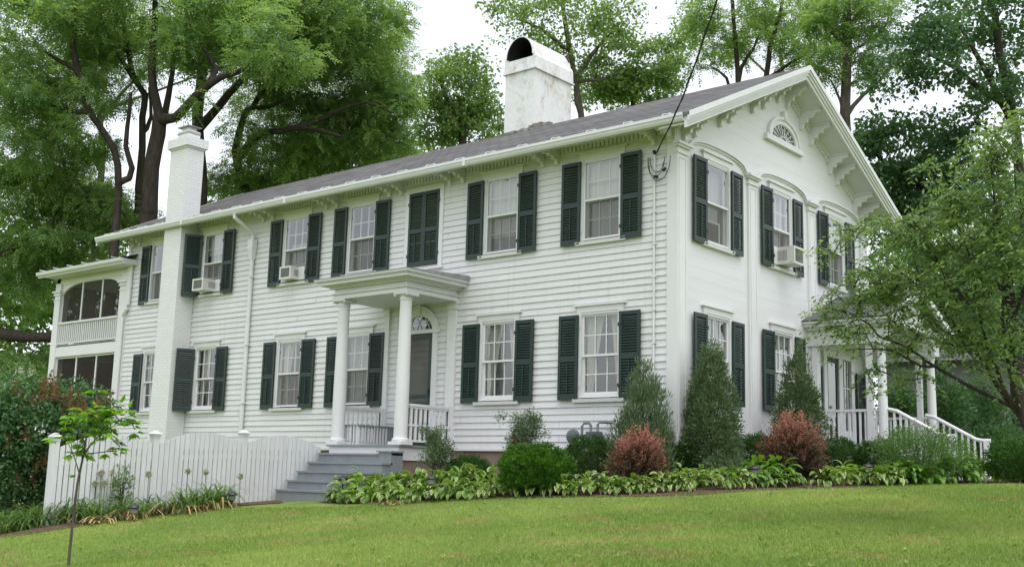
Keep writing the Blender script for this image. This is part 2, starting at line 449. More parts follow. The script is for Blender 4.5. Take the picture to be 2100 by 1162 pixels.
class MB:
    """collects faces for one mesh"""

    def __init__(self):
        self.v, self.f, self.mi, self.uv = [], [], [], []

    def face(self, pts, mi=0, uv=None):
        k = len(self.v)
        self.v += [tuple(map(float, p)) for p in pts]
        self.f.append(tuple(range(k, k + len(pts))))
        self.mi.append(mi)
        self.uv.append(uv)

    def box(self, x0, x1, y0, y1, z0, z1, mi=0):
        p = [(x0, y0, z0), (x1, y0, z0), (x1, y1, z0), (x0, y1, z0), (x0, y0, z1), (x1, y0, z1), (x1, y1, z1), (x0, y1, z1)]
        for q in ((0, 3, 2, 1), (4, 5, 6, 7), (0, 1, 5, 4), (1, 2, 6, 5), (2, 3, 7, 6), (3, 0, 4, 7)):
            self.face([p[i] for i in q], mi)

    def hexa(self, b, t, mi=0):
        """eight-cornered block: four bottom, four top points"""
        p = list(b) + list(t)
        for q in ((0, 3, 2, 1), (4, 5, 6, 7), (0, 1, 5, 4), (1, 2, 6, 5), (2, 3, 7, 6), (3, 0, 4, 7)):
            self.face([p[i] for i in q], mi)

    def prism(self, poly, axis, a0, a1, mi=0):
        """polygon in the two other axes, pushed along axis from a0 to a1"""
        def mk(p, a):
            if axis == 'x':
                return (a, p[0], p[1])
            if axis == 'y':
                return (p[0], a, p[1])
            return (p[0], p[1], a)
        n = len(poly)
        self.face([mk(p, a0) for p in poly], mi)
        self.face([mk(p, a1) for p in reversed(poly)], mi)
        for i in range(n):
            a, b = poly[i], poly[(i + 1) % n]
            self.face([mk(a, a0), mk(a, a1), mk(b, a1), mk(b, a0)], mi)

    def band(self, inner, outer, y0, y1, mi=0):
        """arched band between two equal-length outlines in xz, from y0 to y1"""
        for i in range(len(inner) - 1):
            a, b, c, d = inner[i], inner[i + 1], outer[i + 1], outer[i]
            self.hexa([(a[0], y0, a[1]), (b[0], y0, b[1]), (c[0], y0, c[1]), (d[0], y0, d[1])],
                      [(a[0], y1, a[1]), (b[0], y1, b[1]), (c[0], y1, c[1]), (d[0], y1, d[1])], mi)

    def tube(self, pts, rad, n=8, mi=0, cap=True):
        pts = [np.array(p, float) for p in pts]
        if not hasattr(rad, '__len__'):
            rad = [rad] * len(pts)
        rings = []
        ref = np.array((0.0, 0.0, 1.0))
        for i, p in enumerate(pts):
            t = pts[min(i + 1, len(pts) - 1)] - pts[max(i - 1, 0)]
            t = t / (np.linalg.norm(t) + 1e-9)
            r = ref if abs(t @ ref) < .95 else np.array((1.0, 0, 0))
            a = np.cross(t, r); a /= np.linalg.norm(a)
            b = np.cross(t, a)
            rings.append([p + rad[i] * (a * math.cos(2 * math.pi * k / n) + b * math.sin(2 * math.pi * k / n)) for k in range(n)])
        k0 = len(self.v)
        for r in rings:
            self.v += [tuple(q) for q in r]
        for i in range(len(rings) - 1):
            for k in range(n):
                a = k0 + i * n + k; b = k0 + i * n + (k + 1) % n
                self.f.append((a, b, b + n, a + n)); self.mi.append(mi); self.uv.append(None)
        if cap:
            self.f.append(tuple(k0 + k for k in range(n))); self.mi.append(mi); self.uv.append(None)
            self.f.append(tuple(k0 + (len(rings) - 1) * n + k for k in reversed(range(n)))); self.mi.append(mi); self.uv.append(None)

    def lathe(self, cx, cy, prof, n=20, mi=0):
        k0 = len(self.v)
        for r, z in prof:
            for k in range(n):
                a = 2 * math.pi * k / n
                self.v.append((cx + r * math.cos(a), cy + r * math.sin(a), z))
        for i in range(len(prof) - 1):
            for k in range(n):
                a = k0 + i * n + k; b = k0 + i * n + (k + 1) % n
                self.f.append((a, b, b + n, a + n)); self.mi.append(mi); self.uv.append(None)
        self.f.append(tuple(k0 + k for k in range(n))); self.mi.append(mi); self.uv.append(None)
        self.f.append(tuple(k0 + (len(prof) - 1) * n + k for k in range(n))); self.mi.append(mi); self.uv.append(None)

    def build(self, name, mats, parent=None, loc=(0, 0, 0), rz=0.0, smooth=False, boxuv=False):
        me = bpy.data.meshes.new(name)
        me.from_pydata(self.v, [], self.f)
        if not isinstance(mats, (list, tuple)):
            mats = [mats]
        for m in mats:
            me.materials.append(m)
        me.polygons.foreach_set('material_index', self.mi)
        if smooth:
            me.polygons.foreach_set('use_smooth', [True] * len(self.f))
        if boxuv or any(u is not None for u in self.uv):
            ul = me.uv_layers.new(name='UVMap')
            for pl in me.polygons:
                nn = pl.normal
                for j, li in enumerate(pl.loop_indices):
                    u = self.uv[pl.index]
                    if u is not None:
                        ul.data[li].uv = u[j]
                    else:
                        c = me.vertices[me.loops[li].vertex_index].co
                        if abs(nn.z) > .8:
                            ul.data[li].uv = (c.x, c.y)
                        elif abs(nn.x) > abs(nn.y):
                            ul.data[li].uv = (c.y, c.z)
                        else:
                            ul.data[li].uv = (c.x, c.z)
        me.update()
        return obj(name, me, parent, loc, rz)


def obj(name, me, parent=None, loc=(0, 0, 0), rz=0.0):
    o = bpy.data.objects.new(name, me)
    COL.objects.link(o)
    o.location = loc
    o.rotation_euler = (0, 0, rz)
    if parent is not None:
        o.parent = parent
    return o


def tag(o, label=None, cat=None, group=None, kind=None):
    if label: o['label'] = label
    if cat: o['category'] = cat
    if group: o['group'] = group
    if kind: o['kind'] = kind
    return o


def empty(name, loc=(0, 0, 0), rz=0.0, parent=None):
    o = bpy.data.objects.new(name, None)
    COL.objects.link(o)
    o.location = loc
    o.rotation_euler = (0, 0, rz)
    o.empty_display_size = .2
    if parent is not None:
        o.parent = parent
    return o


def copy_tree(o, parent=None):
    c = o.copy()
    COL.objects.link(c)
    if parent is not None:
        c.parent = parent
    for ch in list(o.children):
        copy_tree(ch, c)
    return c


def np_mesh(name, V, Fa, mats, mi=None, tone=None, smooth=False):
    V = np.ascontiguousarray(V, dtype=np.float32)
    Fa = np.ascontiguousarray(Fa, dtype=np.int32)
    nf, nv = Fa.shape
    me = bpy.data.meshes.new(name)
    me.vertices.add(len(V))
    me.vertices.foreach_set('co', V.ravel())
    me.loops.add(nf * nv)
    me.loops.foreach_set('vertex_index', Fa.ravel())
    me.polygons.add(nf)
    me.polygons.foreach_set('loop_start', np.arange(0, nf * nv, nv, dtype=np.int32))
    for m in (mats if isinstance(mats, (list, tuple)) else [mats]):
        me.materials.append(m)
    if mi is not None:
        me.polygons.foreach_set('material_index', np.ascontiguousarray(mi, dtype=np.int32))
    if smooth:
        me.polygons.foreach_set('use_smooth', np.ones(nf, dtype=bool))
    if tone is not None:
        a = me.attributes.new('tone', 'FLOAT', 'FACE')
        a.data.foreach_set('value', np.ascontiguousarray(np.clip(tone, 0, 1), dtype=np.float32))
    me.update(calc_edges=True)
    return me


def unit(a):
    return a / (np.linalg.norm(a, axis=-1, keepdims=True) + 1e-9)


def leaf_tris(P, A, N, L, W, fold=.18):
    """pointed leaves folded on the midrib: base P, axis A, normal N -> verts, tris (2 per leaf)"""
    n = len(P)
    A = unit(A)
    S = unit(np.cross(A, N))
    N = unit(np.cross(S, A))
    L = np.broadcast_to(np.asarray(L, float), (n,))[:, None]
    W = np.broadcast_to(np.asarray(W, float), (n,))[:, None]
    mid = P + A * L * .45
    l = mid + S * W * .5 + N * W * fold
    r = mid - S * W * .5 + N * W * fold
    t = P + A * L
    V = np.stack([P, r, t, l], 1).reshape(-1, 3)
    b = np.arange(n)[:, None] * 4
    Fa = np.concatenate([b + np.array([[0, 1, 2]]), b + np.array([[0, 2, 3]])], 1).reshape(-1, 3)
    return V, Fa


def leaf_mesh(name, P, A, N, L, W, mat, tone, fold=.18):
    V, Fa = leaf_tris(P, A, N, L, W, fold)
    return np_mesh(name, V, Fa, mat, None, np.repeat(tone, 2))


def rand_dir(n, r):
    return unit(r.normal(size=(n, 3)))


def wood_mesh(name, nodes, parents, rad, mat, sides=6):
    """tapered limb pieces between joined nodes"""
    nodes = np.asarray(nodes, float)
    idx = np.array([i for i, p in enumerate(parents) if p >= 0])
    par = np.array([parents[i] for i in idx])
    a, b = nodes[par], nodes[idx]
    t = unit(b - a)
    ref = np.where(np.abs(t[:, 2:3]) < .9, np.array([[0, 0, 1.0]]), np.array([[1.0, 0, 0]]))
    s = unit(np.cross(t, ref))
    q = np.cross(t, s)
    ang = np.arange(sides) * 2 * math.pi / sides
    ring = s[:, None, :] * np.cos(ang)[None, :, None] + q[:, None, :] * np.sin(ang)[None, :, None]
    ra, rb = rad[par], rad[idx]
    ra = np.minimum(ra, rb * 1.5)
    A = a[:, None, :] - t[:, None, :] * (ra * .25)[:, None, None] + ring * ra[:, None, None]
    B = b[:, None, :] + t[:, None, :] * (rb * .25)[:, None, None] + ring * rb[:, None, None]
    V = np.concatenate([A, B], 1).reshape(-1, 3)
    base = np.arange(len(idx))[:, None, None] * (2 * sides)
    k = np.arange(sides); k2 = (k + 1) % sides
    Q = np.stack([k, k2, k2 + sides, k + sides], 1)[None]
    return np_mesh(name, V, (base + Q).reshape(-1, 4), mat, smooth=True)
# ------------------------------------------------------------------ ground sheets
def make_ground():
    def axis(lo, hi, fine_lo, fine_hi):
        a = list(np.arange(fine_lo, fine_hi + .01, .5))
        s, x = .5, fine_lo
        left = []
        while x > lo:
            s *= 1.25; x -= s; left.append(max(x, lo))
        s, x = .5, fine_hi
        right = []
        while x < hi:
            s *= 1.25; x += s; right.append(min(x, hi))
        return np.array(left[::-1] + a + right)
    xs, ys = axis(-400, 400, -16, 12), axis(-300, 500, -18, 10)
    X, Y = np.meshgrid(xs, ys, indexing='ij')
    P = np.stack([X.ravel(), Y.ravel()], 1)
    Z = gz_np(P)
    V = np.column_stack([P, Z])
    ny = len(ys)
    i, j = np.meshgrid(np.arange(len(xs) - 1), np.arange(ny - 1), indexing='ij')
    a = (i * ny + j).ravel()
    Fq = np.stack([a, a + ny, a + ny + 1, a + 1], 1)
    o = obj('lawn', np_mesh('lawn', V, Fq, M['lawn_turf'], smooth=True))
    tag(o, 'gently sloping mown lawn in front of the white house', 'lawn', kind='structure')


BED_FRONT = [(-5.35, -2.75), (-3.24, -2.62), (-1.68, -2.62), (-.4, -2.5), (.75, -2.0), (1.37, -1.4), (1.75, -.4), (2.0, .5), (2.35, 1.6), (2.75, 2.4), (3.35, 3.1), (3.7, 4.3), (3.9, 6.5)]
BED_BACK = [(-4.5, -.02), (-3.2, -.02), (-1.6, -.02), (-.3, -.02), (-.1, -.02), (.02, .0), (.02, 1.2), (.02, 2.4), (.02, 3.6), (.02, 4.6), (1.6, 4.75), (1.8, 5.0), (2.6, 6.6)]
LBED_FRONT = [(-5.95, -2.95), (-6.0, -4.2), (-6.05, -5.4), (-6.1, -6.5), (-6.0, -7.4), (-6.3, -8.2), (-7.6, -8.8)]
LBED_BACK = [(-6.72, -2.6), (-6.8, -4.2), (-6.85, -5.4), (-6.9, -6.5), (-7.6, -6.9), (-8.8, -7.0), (-9.6, -7.6)]


def sheet_between(name, A, B, mat, lift, nx=10, sub=8):
    A, B = np.array(A, float), np.array(B, float)
    k = np.linspace(0, len(A) - 1, (len(A) - 1) * sub + 1)
    def ip(Q):
        return np.stack([np.interp(k, np.arange(len(Q)), Q[:, d]) for d in (0, 1)], 1)
    a, b = ip(A), ip(B)
    a = a + np.random.default_rng(3).normal(size=a.shape) * .03
    t = np.linspace(0, 1, nx + 1)[None, :, None]
    P = (a[:, None, :] * (1 - t) + b[:, None, :] * t)
    n, mth = P.shape[:2]
    P2 = P.reshape(-1, 2)
    Z = gz_np(P2) + lift + np.abs(np.sin(np.linspace(0, math.pi, mth)))[None, :].repeat(n, 0).ravel() * .035
    V = np.column_stack([P2, Z])
    i, j = np.meshgrid(np.arange(n - 1), np.arange(mth - 1), indexing='ij')
    q = (i * mth + j).ravel()
    Fq = np.stack([q, q + 1, q + mth + 1, q + mth], 1)
    return obj(name, np_mesh(name, V, Fq, mat, smooth=True))


make_ground()
tag(sheet_between('flower_bed_soil', BED_FRONT, BED_BACK, M['brown_mulch'], .012), 'brown mulch bed under the shrubs along the house', 'flower bed', kind='structure')
tag(sheet_between('flower_bed_soil', LBED_FRONT, LBED_BACK, M['brown_mulch'], .012), 'brown soil strip in front of the white picket fence', 'flower bed', kind='structure')

# ------------------------------------------------------------------ the white house
house = empty('farmhouse', (0, 0, gz(0, 0)))
HZ = house.location.z
tag(house, 'long white two storey clapboard house with dark green shutters', 'house')


def part(mb, name, mats, parent=None, **k):
    """a part given in world coordinates, hung under the house (or under one of its parts)"""
    o = mb.build(name, mats, None, **k)
    p = parent or house
    o.parent = p
    off = Vector((0, 0, 0))
    q = p
    while q is not None:
        off += Vector(q.location)
        q = q.parent
    o.location = Vector(o.location) - off
    return o


SL = .4773
APEX_Y, EAVE_Y, EAVE_Z = 3.86, -.56, 6.28
def roof_z(y):
    return EAVE_Z + SL * ((y - EAVE_Y) if y <= APEX_Y else (2 * APEX_Y - EAVE_Y - y))


def clap_rows(mb, lfun, rfun, z0, z1, exp, lip, openings, eps=.002, seed=1, uvw=False):
    rr = random.Random(seed)
    z = z0
    while z < z1 - 1e-4:
        zt = min(z + exp, z1)
        cuts = sorted({z, zt} | {c for o in openings for c in (o[2], o[3]) if z < c < zt})
        lp = lip * rr.uniform(.92, 1.08)
        def yy(h):
            return -(lp * (1 - (h - z) / exp)) - eps
        for a, b in zip(cuts[:-1], cuts[1:]):
            ops = sorted([(o[0], o[1]) for o in openings if o[2] < (a + b) / 2 < o[3]])
            segs = []
            x = None
            for o in ops:
                segs.append((x, o[0])); x = o[1]
            segs.append((x, None))
            for s, e in segs:
                sa, sb = (lfun(a), lfun(b)) if s is None else (s, s)
                ea, eb = (rfun(a), rfun(b)) if e is None else (e, e)
                if ea <= sa and eb <= sb:
                    continue
                # cut long boards at butt joints
                # long boards are pieced: butt joints with a slightly different lap
                bx = [0.0]
                L_ = ea - sa
                if lip > .01:
                    q = rr.uniform(1.5, 4.5)
                    while q < L_ - .5:
                        bx.append(q / L_); q += rr.uniform(2.4, 4.8)
                bx.append(1.0)
                for f0, f1 in zip(bx[:-1], bx[1:]):
                    g0 = f0 + (.0025 / L_ if f0 > 0 else 0)
                    k_ = rr.uniform(.86, 1.14) if lip > .01 else 1
                    j_ = rr.uniform(-.0018, .0018) if (lip > .01 and a == z) else 0
                    xa0, xa1, xb0, xb1 = sa + (ea - sa) * g0, sa + (ea - sa) * f1, sb + (eb - sb) * g0, sb + (eb - sb) * f1
                    j2 = rr.uniform(-.0016, .0016) if (lip > .01 and a == z) else 0
                    mb.face([(xa0, yy(a) * k_, a + j_), (xa1, yy(a) * k_, a + j2), (xb1, yy(b), b), (xb0, yy(b), b)])
                    if a == z:
                        mb.face([(xa0, yy(a) * k_, a + j_), (xa0, 0, a), (xa1, 0, a), (xa1, yy(a) * k_, a + j2)])
        z = zt


FAC = {'A': -1.49, 'B': -3.76, 'D': -7.575, 'E': -9.685, 'F': -12.70, 'G': -14.86}
Z_UP, Z_LO, WH = 4.53, 1.80, 1.43
GAB = [1.31, 3.74, 6.17]
ZG_UP, ZG_LO = 4.47, 1.78


def build_walls():
    ops = []
    for c in FAC.values():
        for z in (Z_UP, Z_LO):
            ops.append((c - .43, c + .43, z - .03, z + WH + .04))
    mb = MB()
    clap_rows(mb, lambda z: -16.30, lambda z: -.16, .944, 6.42, .118, .0185, ops)
    part(mb, 'clapboard_wall', WHITE)
    # gable wall of flush boards (built along x, turned to face +X)
    ops = []
    for k, c in enumerate(GAB):
        ops.append((c - .43, c + .43, ZG_UP - .03, ZG_UP + WH + .04))
        if k < 2:
            ops.append((c - .43, c + .43, ZG_LO - .03, ZG_LO + WH + .04))
    mb = MB()
    def lf(z): return max(.0, APEX_Y - (8.22 - z) / SL)
    def rf(z): return min(7.72, APEX_Y + (8.22 - z) / SL)
    clap_rows(mb, lf, rf, .944, 8.22, .19, .0014, ops, seed=4)
    part(mb, 'flush_board_wall', FLUSH, rz=math.pi / 2)
    # back, end wall, floor, dark backing added so the rooms read unlit
    mb = MB()
    mb.face([(0, 7.72, .5), (-16.3, 7.72, .5), (-16.3, 7.72, 6.3), (0, 7.72, 6.3)])
    mb.face([(-16.3, 0, .5), (-16.3, 7.72, .5), (-16.3, 7.72, 6.3), (-16.3, APEX_Y, 8.2), (-16.3, 0, 6.3)])
    part(mb, 'rear_wall', WHITE)
    mb = MB()
    mb.box(-16.2, -.1, .1, 7.6, .7, .8)
    mb.box(-16.2, -1.5, 1.4, 1.5, .8, 6.3)
    mb.box(-1.5, -1.4, 1.4, 7.6, .8, 6.3)
    mb.box(-16.2, -.12, .14, 1.39, 3.75, 3.95)
    mb.box(-1.39, -.12, 1.41, 7.6, 3.75, 3.95)
    part(mb, 'dark_backing', DARKIN)  # added dark sheets behind the windows, not known room walls
    # foundation, water table
    mb = MB()
    mb.box(-16.3, -.03, .03, 7.69, -.6, .93)
    part(mb, 'foundation', STONE)
    mb = MB()
    for x in (-4.55, -3.35, -2.1, -.95):
        mb.box(x - .006, x + .006, .0, .029, -.3, .93)
    part(mb, 'foundation_joint', METALC)
    mb = MB()
    mb.box(-16.30, .03, -.032, -.0005, .90, .944)
    mb.box(.0005, .032, -.028, 7.75, .90, .944)
    part(mb, 'water_table', TRIM)
    # corner boards and pilasters with caps
    mb = MB()
    mb.box(-.16, .0, -.035, .0, .944, 6.43)
    part(mb, 'corner_board', TRIM)
    mb = MB()
    mb.box(-16.36, -16.25, -.035, 0, .944, 6.43)
    part(mb, 'corner_board', TRIM)
    for y0, y1 in ((-.035, .27), (2.42, 2.72), (4.88, 5.18), (7.44, 7.755)):
        mb = MB()
        zc = 5.98
        mb.box(.0, .045, y0, y1, .944, zc - .16)
        mb.box(.045, .055, y0 + .045, y0 + .055, 1.2, zc - .22)
        mb.box(.045, .055, y1 - .055, y1 - .045, 1.2, zc - .22)
        mb.box(.045, .055, y0 + .055, y1 - .055, zc - .232, zc - .22)
        mb.box(0, .085, y0 - .03, y1 + .03, .944, 1.16)
        pil = part(mb, 'pilaster', TRIM)
        mb = MB()
        mb.box(0, .07, y0 - .02, y1 + .02, zc - .16, zc - .12)
        mb.box(0, .055, y0 - .005, y1 + .005, zc - .12, zc - .055)
        mb.box(0, .10, y0 - .05, y1 + .05, zc - .055, zc - .02)
        mb.box(0, .13, y0 - .08, y1 + .08, zc - .02, zc + .025)
        part(mb, 'capital', TRIM, pil)
    for a, b in ((.35, 2.34), (2.80, 4.80), (5.26, 7.36)):
        n = 18
        c = (a + b) / 2
        inn, out = [], []
        for i in range(n + 1):
            t = -1 + 2 * i / n
            z = 6.005 + .20 * math.sqrt(max(0, 1 - abs(t) ** 2.4))
            inn.append((c + t * (b - a) / 2, z))
            out.append((c + t * ((b - a) / 2 + .03), z + .042))
        mb = MB()
        mb.band(inn, out, -.065, 0)
        mb.band([(p[0], p[1] - .035) for p in inn], inn, -.03, 0)
        part(mb, 'arch_moulding', TRIM, rz=math.pi / 2)


def build_roof():
    mb = MB()
    x0, x1 = -17.0, .575
    th = .05
    d = math.hypot(APEX_Y - EAVE_Y, SL * (APEX_Y - EAVE_Y))
    for s in (0, 1):
        ye = EAVE_Y - .04 if s == 0 else 2 * APEX_Y - EAVE_Y + .04
        ze = EAVE_Z - .04 * SL
        zr = roof_z(APEX_Y)
        mb.face([(x0, ye, ze), (x1, ye, ze), (x1, APEX_Y, zr), (x0, APEX_Y, zr)], 0, [(x0, 0), (x1, 0), (x1, d), (x0, d)])
        mb.face([(x0, ye, ze - th), (x0, APEX_Y, zr - th), (x1, APEX_Y, zr - th), (x1, ye, ze - th)], 0)
        mb.face([(x0, ye, ze - th), (x1, ye, ze - th), (x1, ye, ze), (x0, ye, ze)], 0)
        for x in (x0, x1):
            mb.face([(x, ye, ze - th), (x, ye, ze), (x, APEX_Y, zr), (x, APEX_Y, zr - th)], 0)
    # courses: thin raised shingle butts every 0.14 m
    part(mb, 'roof', M['gray_asphalt_shingle'])
    # cornice: soffits, fascias, rake boards with crown steps
    mb = MB()
    for s in (0, 1):
        f = (lambda y: y) if s == 0 else (lambda y: 2 * APEX_Y - y)
        def zz(y, dz): return roof_z(APEX_Y - abs(f(y) - APEX_Y)) + dz
        def slab(xa, xb, ya, yb, d0, d1):
            za0, za1, zb0, zb1 = roof_z(ya) - d0, roof_z(ya) - d1, roof_z(yb) - d0, roof_z(yb) - d1
            A, B = f(ya), f(yb)
            mb.hexa([(xa, A, za1), (xb, A, za1), (xb, B, zb1), (xa, B, zb1)], [(xa, A, za0), (xb, A, za0), (xb, B, zb0), (xa, B, zb0)])
        slab(-17.0, .0, -.545, .15, .056, .17)            # eave soffit slab
        slab(.0, .52, -.545, APEX_Y, .056, .20)          # gable rake slab
        slab(-17.0, -16.3, .15, APEX_Y, .056, .18)
        slab(.50, .545, -.575, APEX_Y, .054, .255)        # rake board
        slab(.545, .575, -.575, APEX_Y, .054, .19)
        slab(.575, .605, -.60, APEX_Y, .052, .135)
        slab(.605, .63, -.60, APEX_Y, -.012, .085)
        slab(-17.06, -17.0, -.575, APEX_Y, -.005, .22)
        slab(.002, .06, .0, APEX_Y, .20, .30)             # rake frieze on the gable wall
    part(mb, 'cornice', TRIM)
    # frieze and dentil strip under the front eave, gable dentils
    mb = MB()
    mb.box(-16.3, 0, -.04, -.0, 6.285, 6.40)
    x = -16.2
    while x < -.2:
        mb.box(x, x + .05, -.04, -.002, 6.185, 6.285)
        x += .088
    for side in (1, -1):
        t = .25
        while t < 3.75:
            y = APEX_Y + side * t
            z = roof_z(APEX_Y - t) - .30
            mb.box(.002, .045, y - .025, y + .025, z - .085, z + .03)
            t += .088
    part(mb, 'dentil_trim', TRIM)
    # gutter with straps
    mb = MB()
    prof = [(-.55, 6.255), (-.55, 6.15), (-.57, 6.13), (-.60, 6.13), (-.625, 6.165), (-.635, 6.20), (-.65, 6.215), (-.65, 6.262), (-.635, 6.262), (-.62, 6.19), (-.60, 6.15), (-.57, 6.16), (-.565, 6.255)]
    mb.prism(prof, 'x', -17.02, .50)
    x = -16.6
    while x < .4:
        y1 = -.40
        mb.tube([(x, -.64, 6.265), (x, -.61, 6.30), (x + .01, y1, roof_z(y1) + .012)], .007, 5)
        mb.box(x - .012, x + .032, y1 - .03, y1 + .04, roof_z(y1) - .01, roof_z(y1) + .018)
        x += .76
    for x in (-4.2, -9.4, -13.2):
        mb.box(x - .03, x + .03, -.655, -.56, 6.122, 6.27)
    part(mb, 'gutter', TRIM)
    # second line: brackets
    def bracket_prof(k=1.0):
        return [(0, 0), (-.44, 0), (-.45, -.05), (-.40, -.075), (-.34, -.07), (-.30, -.10), (-.285, -.15), (-.22, -.145), (-.18, -.17), (-.165, -.235), (-.10, -.24), (-.075, -.28), (-.07, -.34), (-.035, -.37), (0, -.36)]
    for x in (-.42, -.10, -2.80, -2.48, -5.10, -4.76, -6.78, -6.44, -8.72, -8.38, -10.86, -10.52, -16.15, -15.85):
        mb = MB()
        pr = [(-.002 + p[0], 6.39 + p[1] + SL * p[0] * 1.0) for p in bracket_prof()]
        mb.prism(pr, 'x', x - .035, x + .035)
        mb.prism([(p[0] * 1.02 - .002, p[1]) for p in [(-.002, 6.39), (-.46, 6.39 - .46 * SL), (-.46, 6.365 - .46 * SL), (-.002, 6.365)]], 'x', x - .055, x + .055)
        mb.tube([(x - .042, -.30, 6.39 - .30 * SL - .06), (x + .042, -.30, 6.39 - .30 * SL - .06)], .045, 10)
        mb.tube([(x - .042, -.12, 6.39 - .12 * SL - .13), (x + .042, -.12, 6.39 - .12 * SL - .13)], .05, 10)
        part(mb, 'bracket', TRIM)
    for off in (.20, .80, 1.24, 2.10, 2.45, 3.32, 3.66):
        for s in (-1, 1):
            y = APEX_Y + s * off
            zt = roof_z(APEX_Y - off) - .20
            mb = MB()
            pr = [(-p[0] + .004, zt + p[1] - .02) for p in bracket_prof()]
            mb.prism(pr, 'y', y - .035, y + .035)
            b0 = [(.004, y - .06, zt - .025), (.48, y - .06, zt - .025), (.48, y + .06, zt - .025), (.004, y + .06, zt - .025)]
            zs = lambda q: roof_z(APEX_Y - abs(q - APEX_Y)) - .199
            b1 = [(p[0], p[1], zs(p[1])) for p in b0]
            mb.hexa(b0, b1)
            mb.tube([(.30, y - .042, zt - .08), (.30, y + .042, zt - .08)], .045, 10)
            mb.tube([(.13, y - .042, zt - .17), (.13, y + .042, zt - .17)], .05, 10)
            part(mb, 'bracket', TRIM)


# ---- shutters and windows -------------------------------------------------
def shutter_mesh(h=1.49, wd=.415):
    """hinged at x=0, blade towards +x, front face -y"""
    mb = MB()
    st = .055
    mid = h * .475
    mb.box(0, st, -.032, 0, 0, h)
    mb.box(wd - st, wd, -.032, 0, 0, h)
    for a, b in ((0, .085), (mid - .04, mid + .045), (h - .065, h)):
        mb.box(st, wd - st, -.031, -.001, a, b)
    for z0, z1, ang in ((.085, mid - .04, 1), (mid + .045, h - .065, 1)):
        n = int(round((z1 - z0) / .047))
        dz = (z1 - z0) / n
        for i in range(n):
            z = z0 + i * dz
            mb.hexa([(st, -.031, z), (wd - st, -.031, z), (wd - st, -.002, z + dz * .84), (st, -.002, z + dz * .84)],
                    [(st, -.031, z + .007), (wd - st, -.031, z + .007), (wd - st, -.002, z + dz * .84 + .007), (st, -.002, z + dz * .84 + .007)])
    mb.box(wd / 2 - .008, wd / 2 + .008, -.043, -.029, .10, mid - .06)
    for z in (.22, h - .22):
        mb.box(-.02, .03, -.04, -.03, z - .03, z + .03)
    return mb


SH_UP = shutter_mesh(1.49).build('shutter', SHUT)
SH_LO = shutter_mesh(1.46).build('shutter', SHUT)
SH_ME = {1: SH_UP.data, 0: SH_LO.data}
for _o in (SH_UP, SH_LO):
    bpy.data.objects.remove(_o)


def sheet_curtain(mb, x0, x1, z0, z1, y, mi=0, waves=9, amp=.018, inner=None, n=40, side=1):
    """hanging cloth; inner(z) gives its free edge for tied drapes"""
    zs = np.linspace(z0, z1, 12)
    rows = []
    for z in zs:
        e = x1 if inner is None else inner(z)
        xs = x0 + (e - x0) * np.linspace(0, 1, n)
        rows.append([(x, y + amp * math.sin(k * waves * 2 * math.pi / n + math.sin(k * .7)), z) for k, x in enumerate(xs)])
    for i in range(len(zs) - 1):
        for k in range(n - 1):
            mb.face([rows[i][k], rows[i][k + 1], rows[i + 1][k + 1], rows[i + 1][k]], mi)


SHR = random.Random(17)


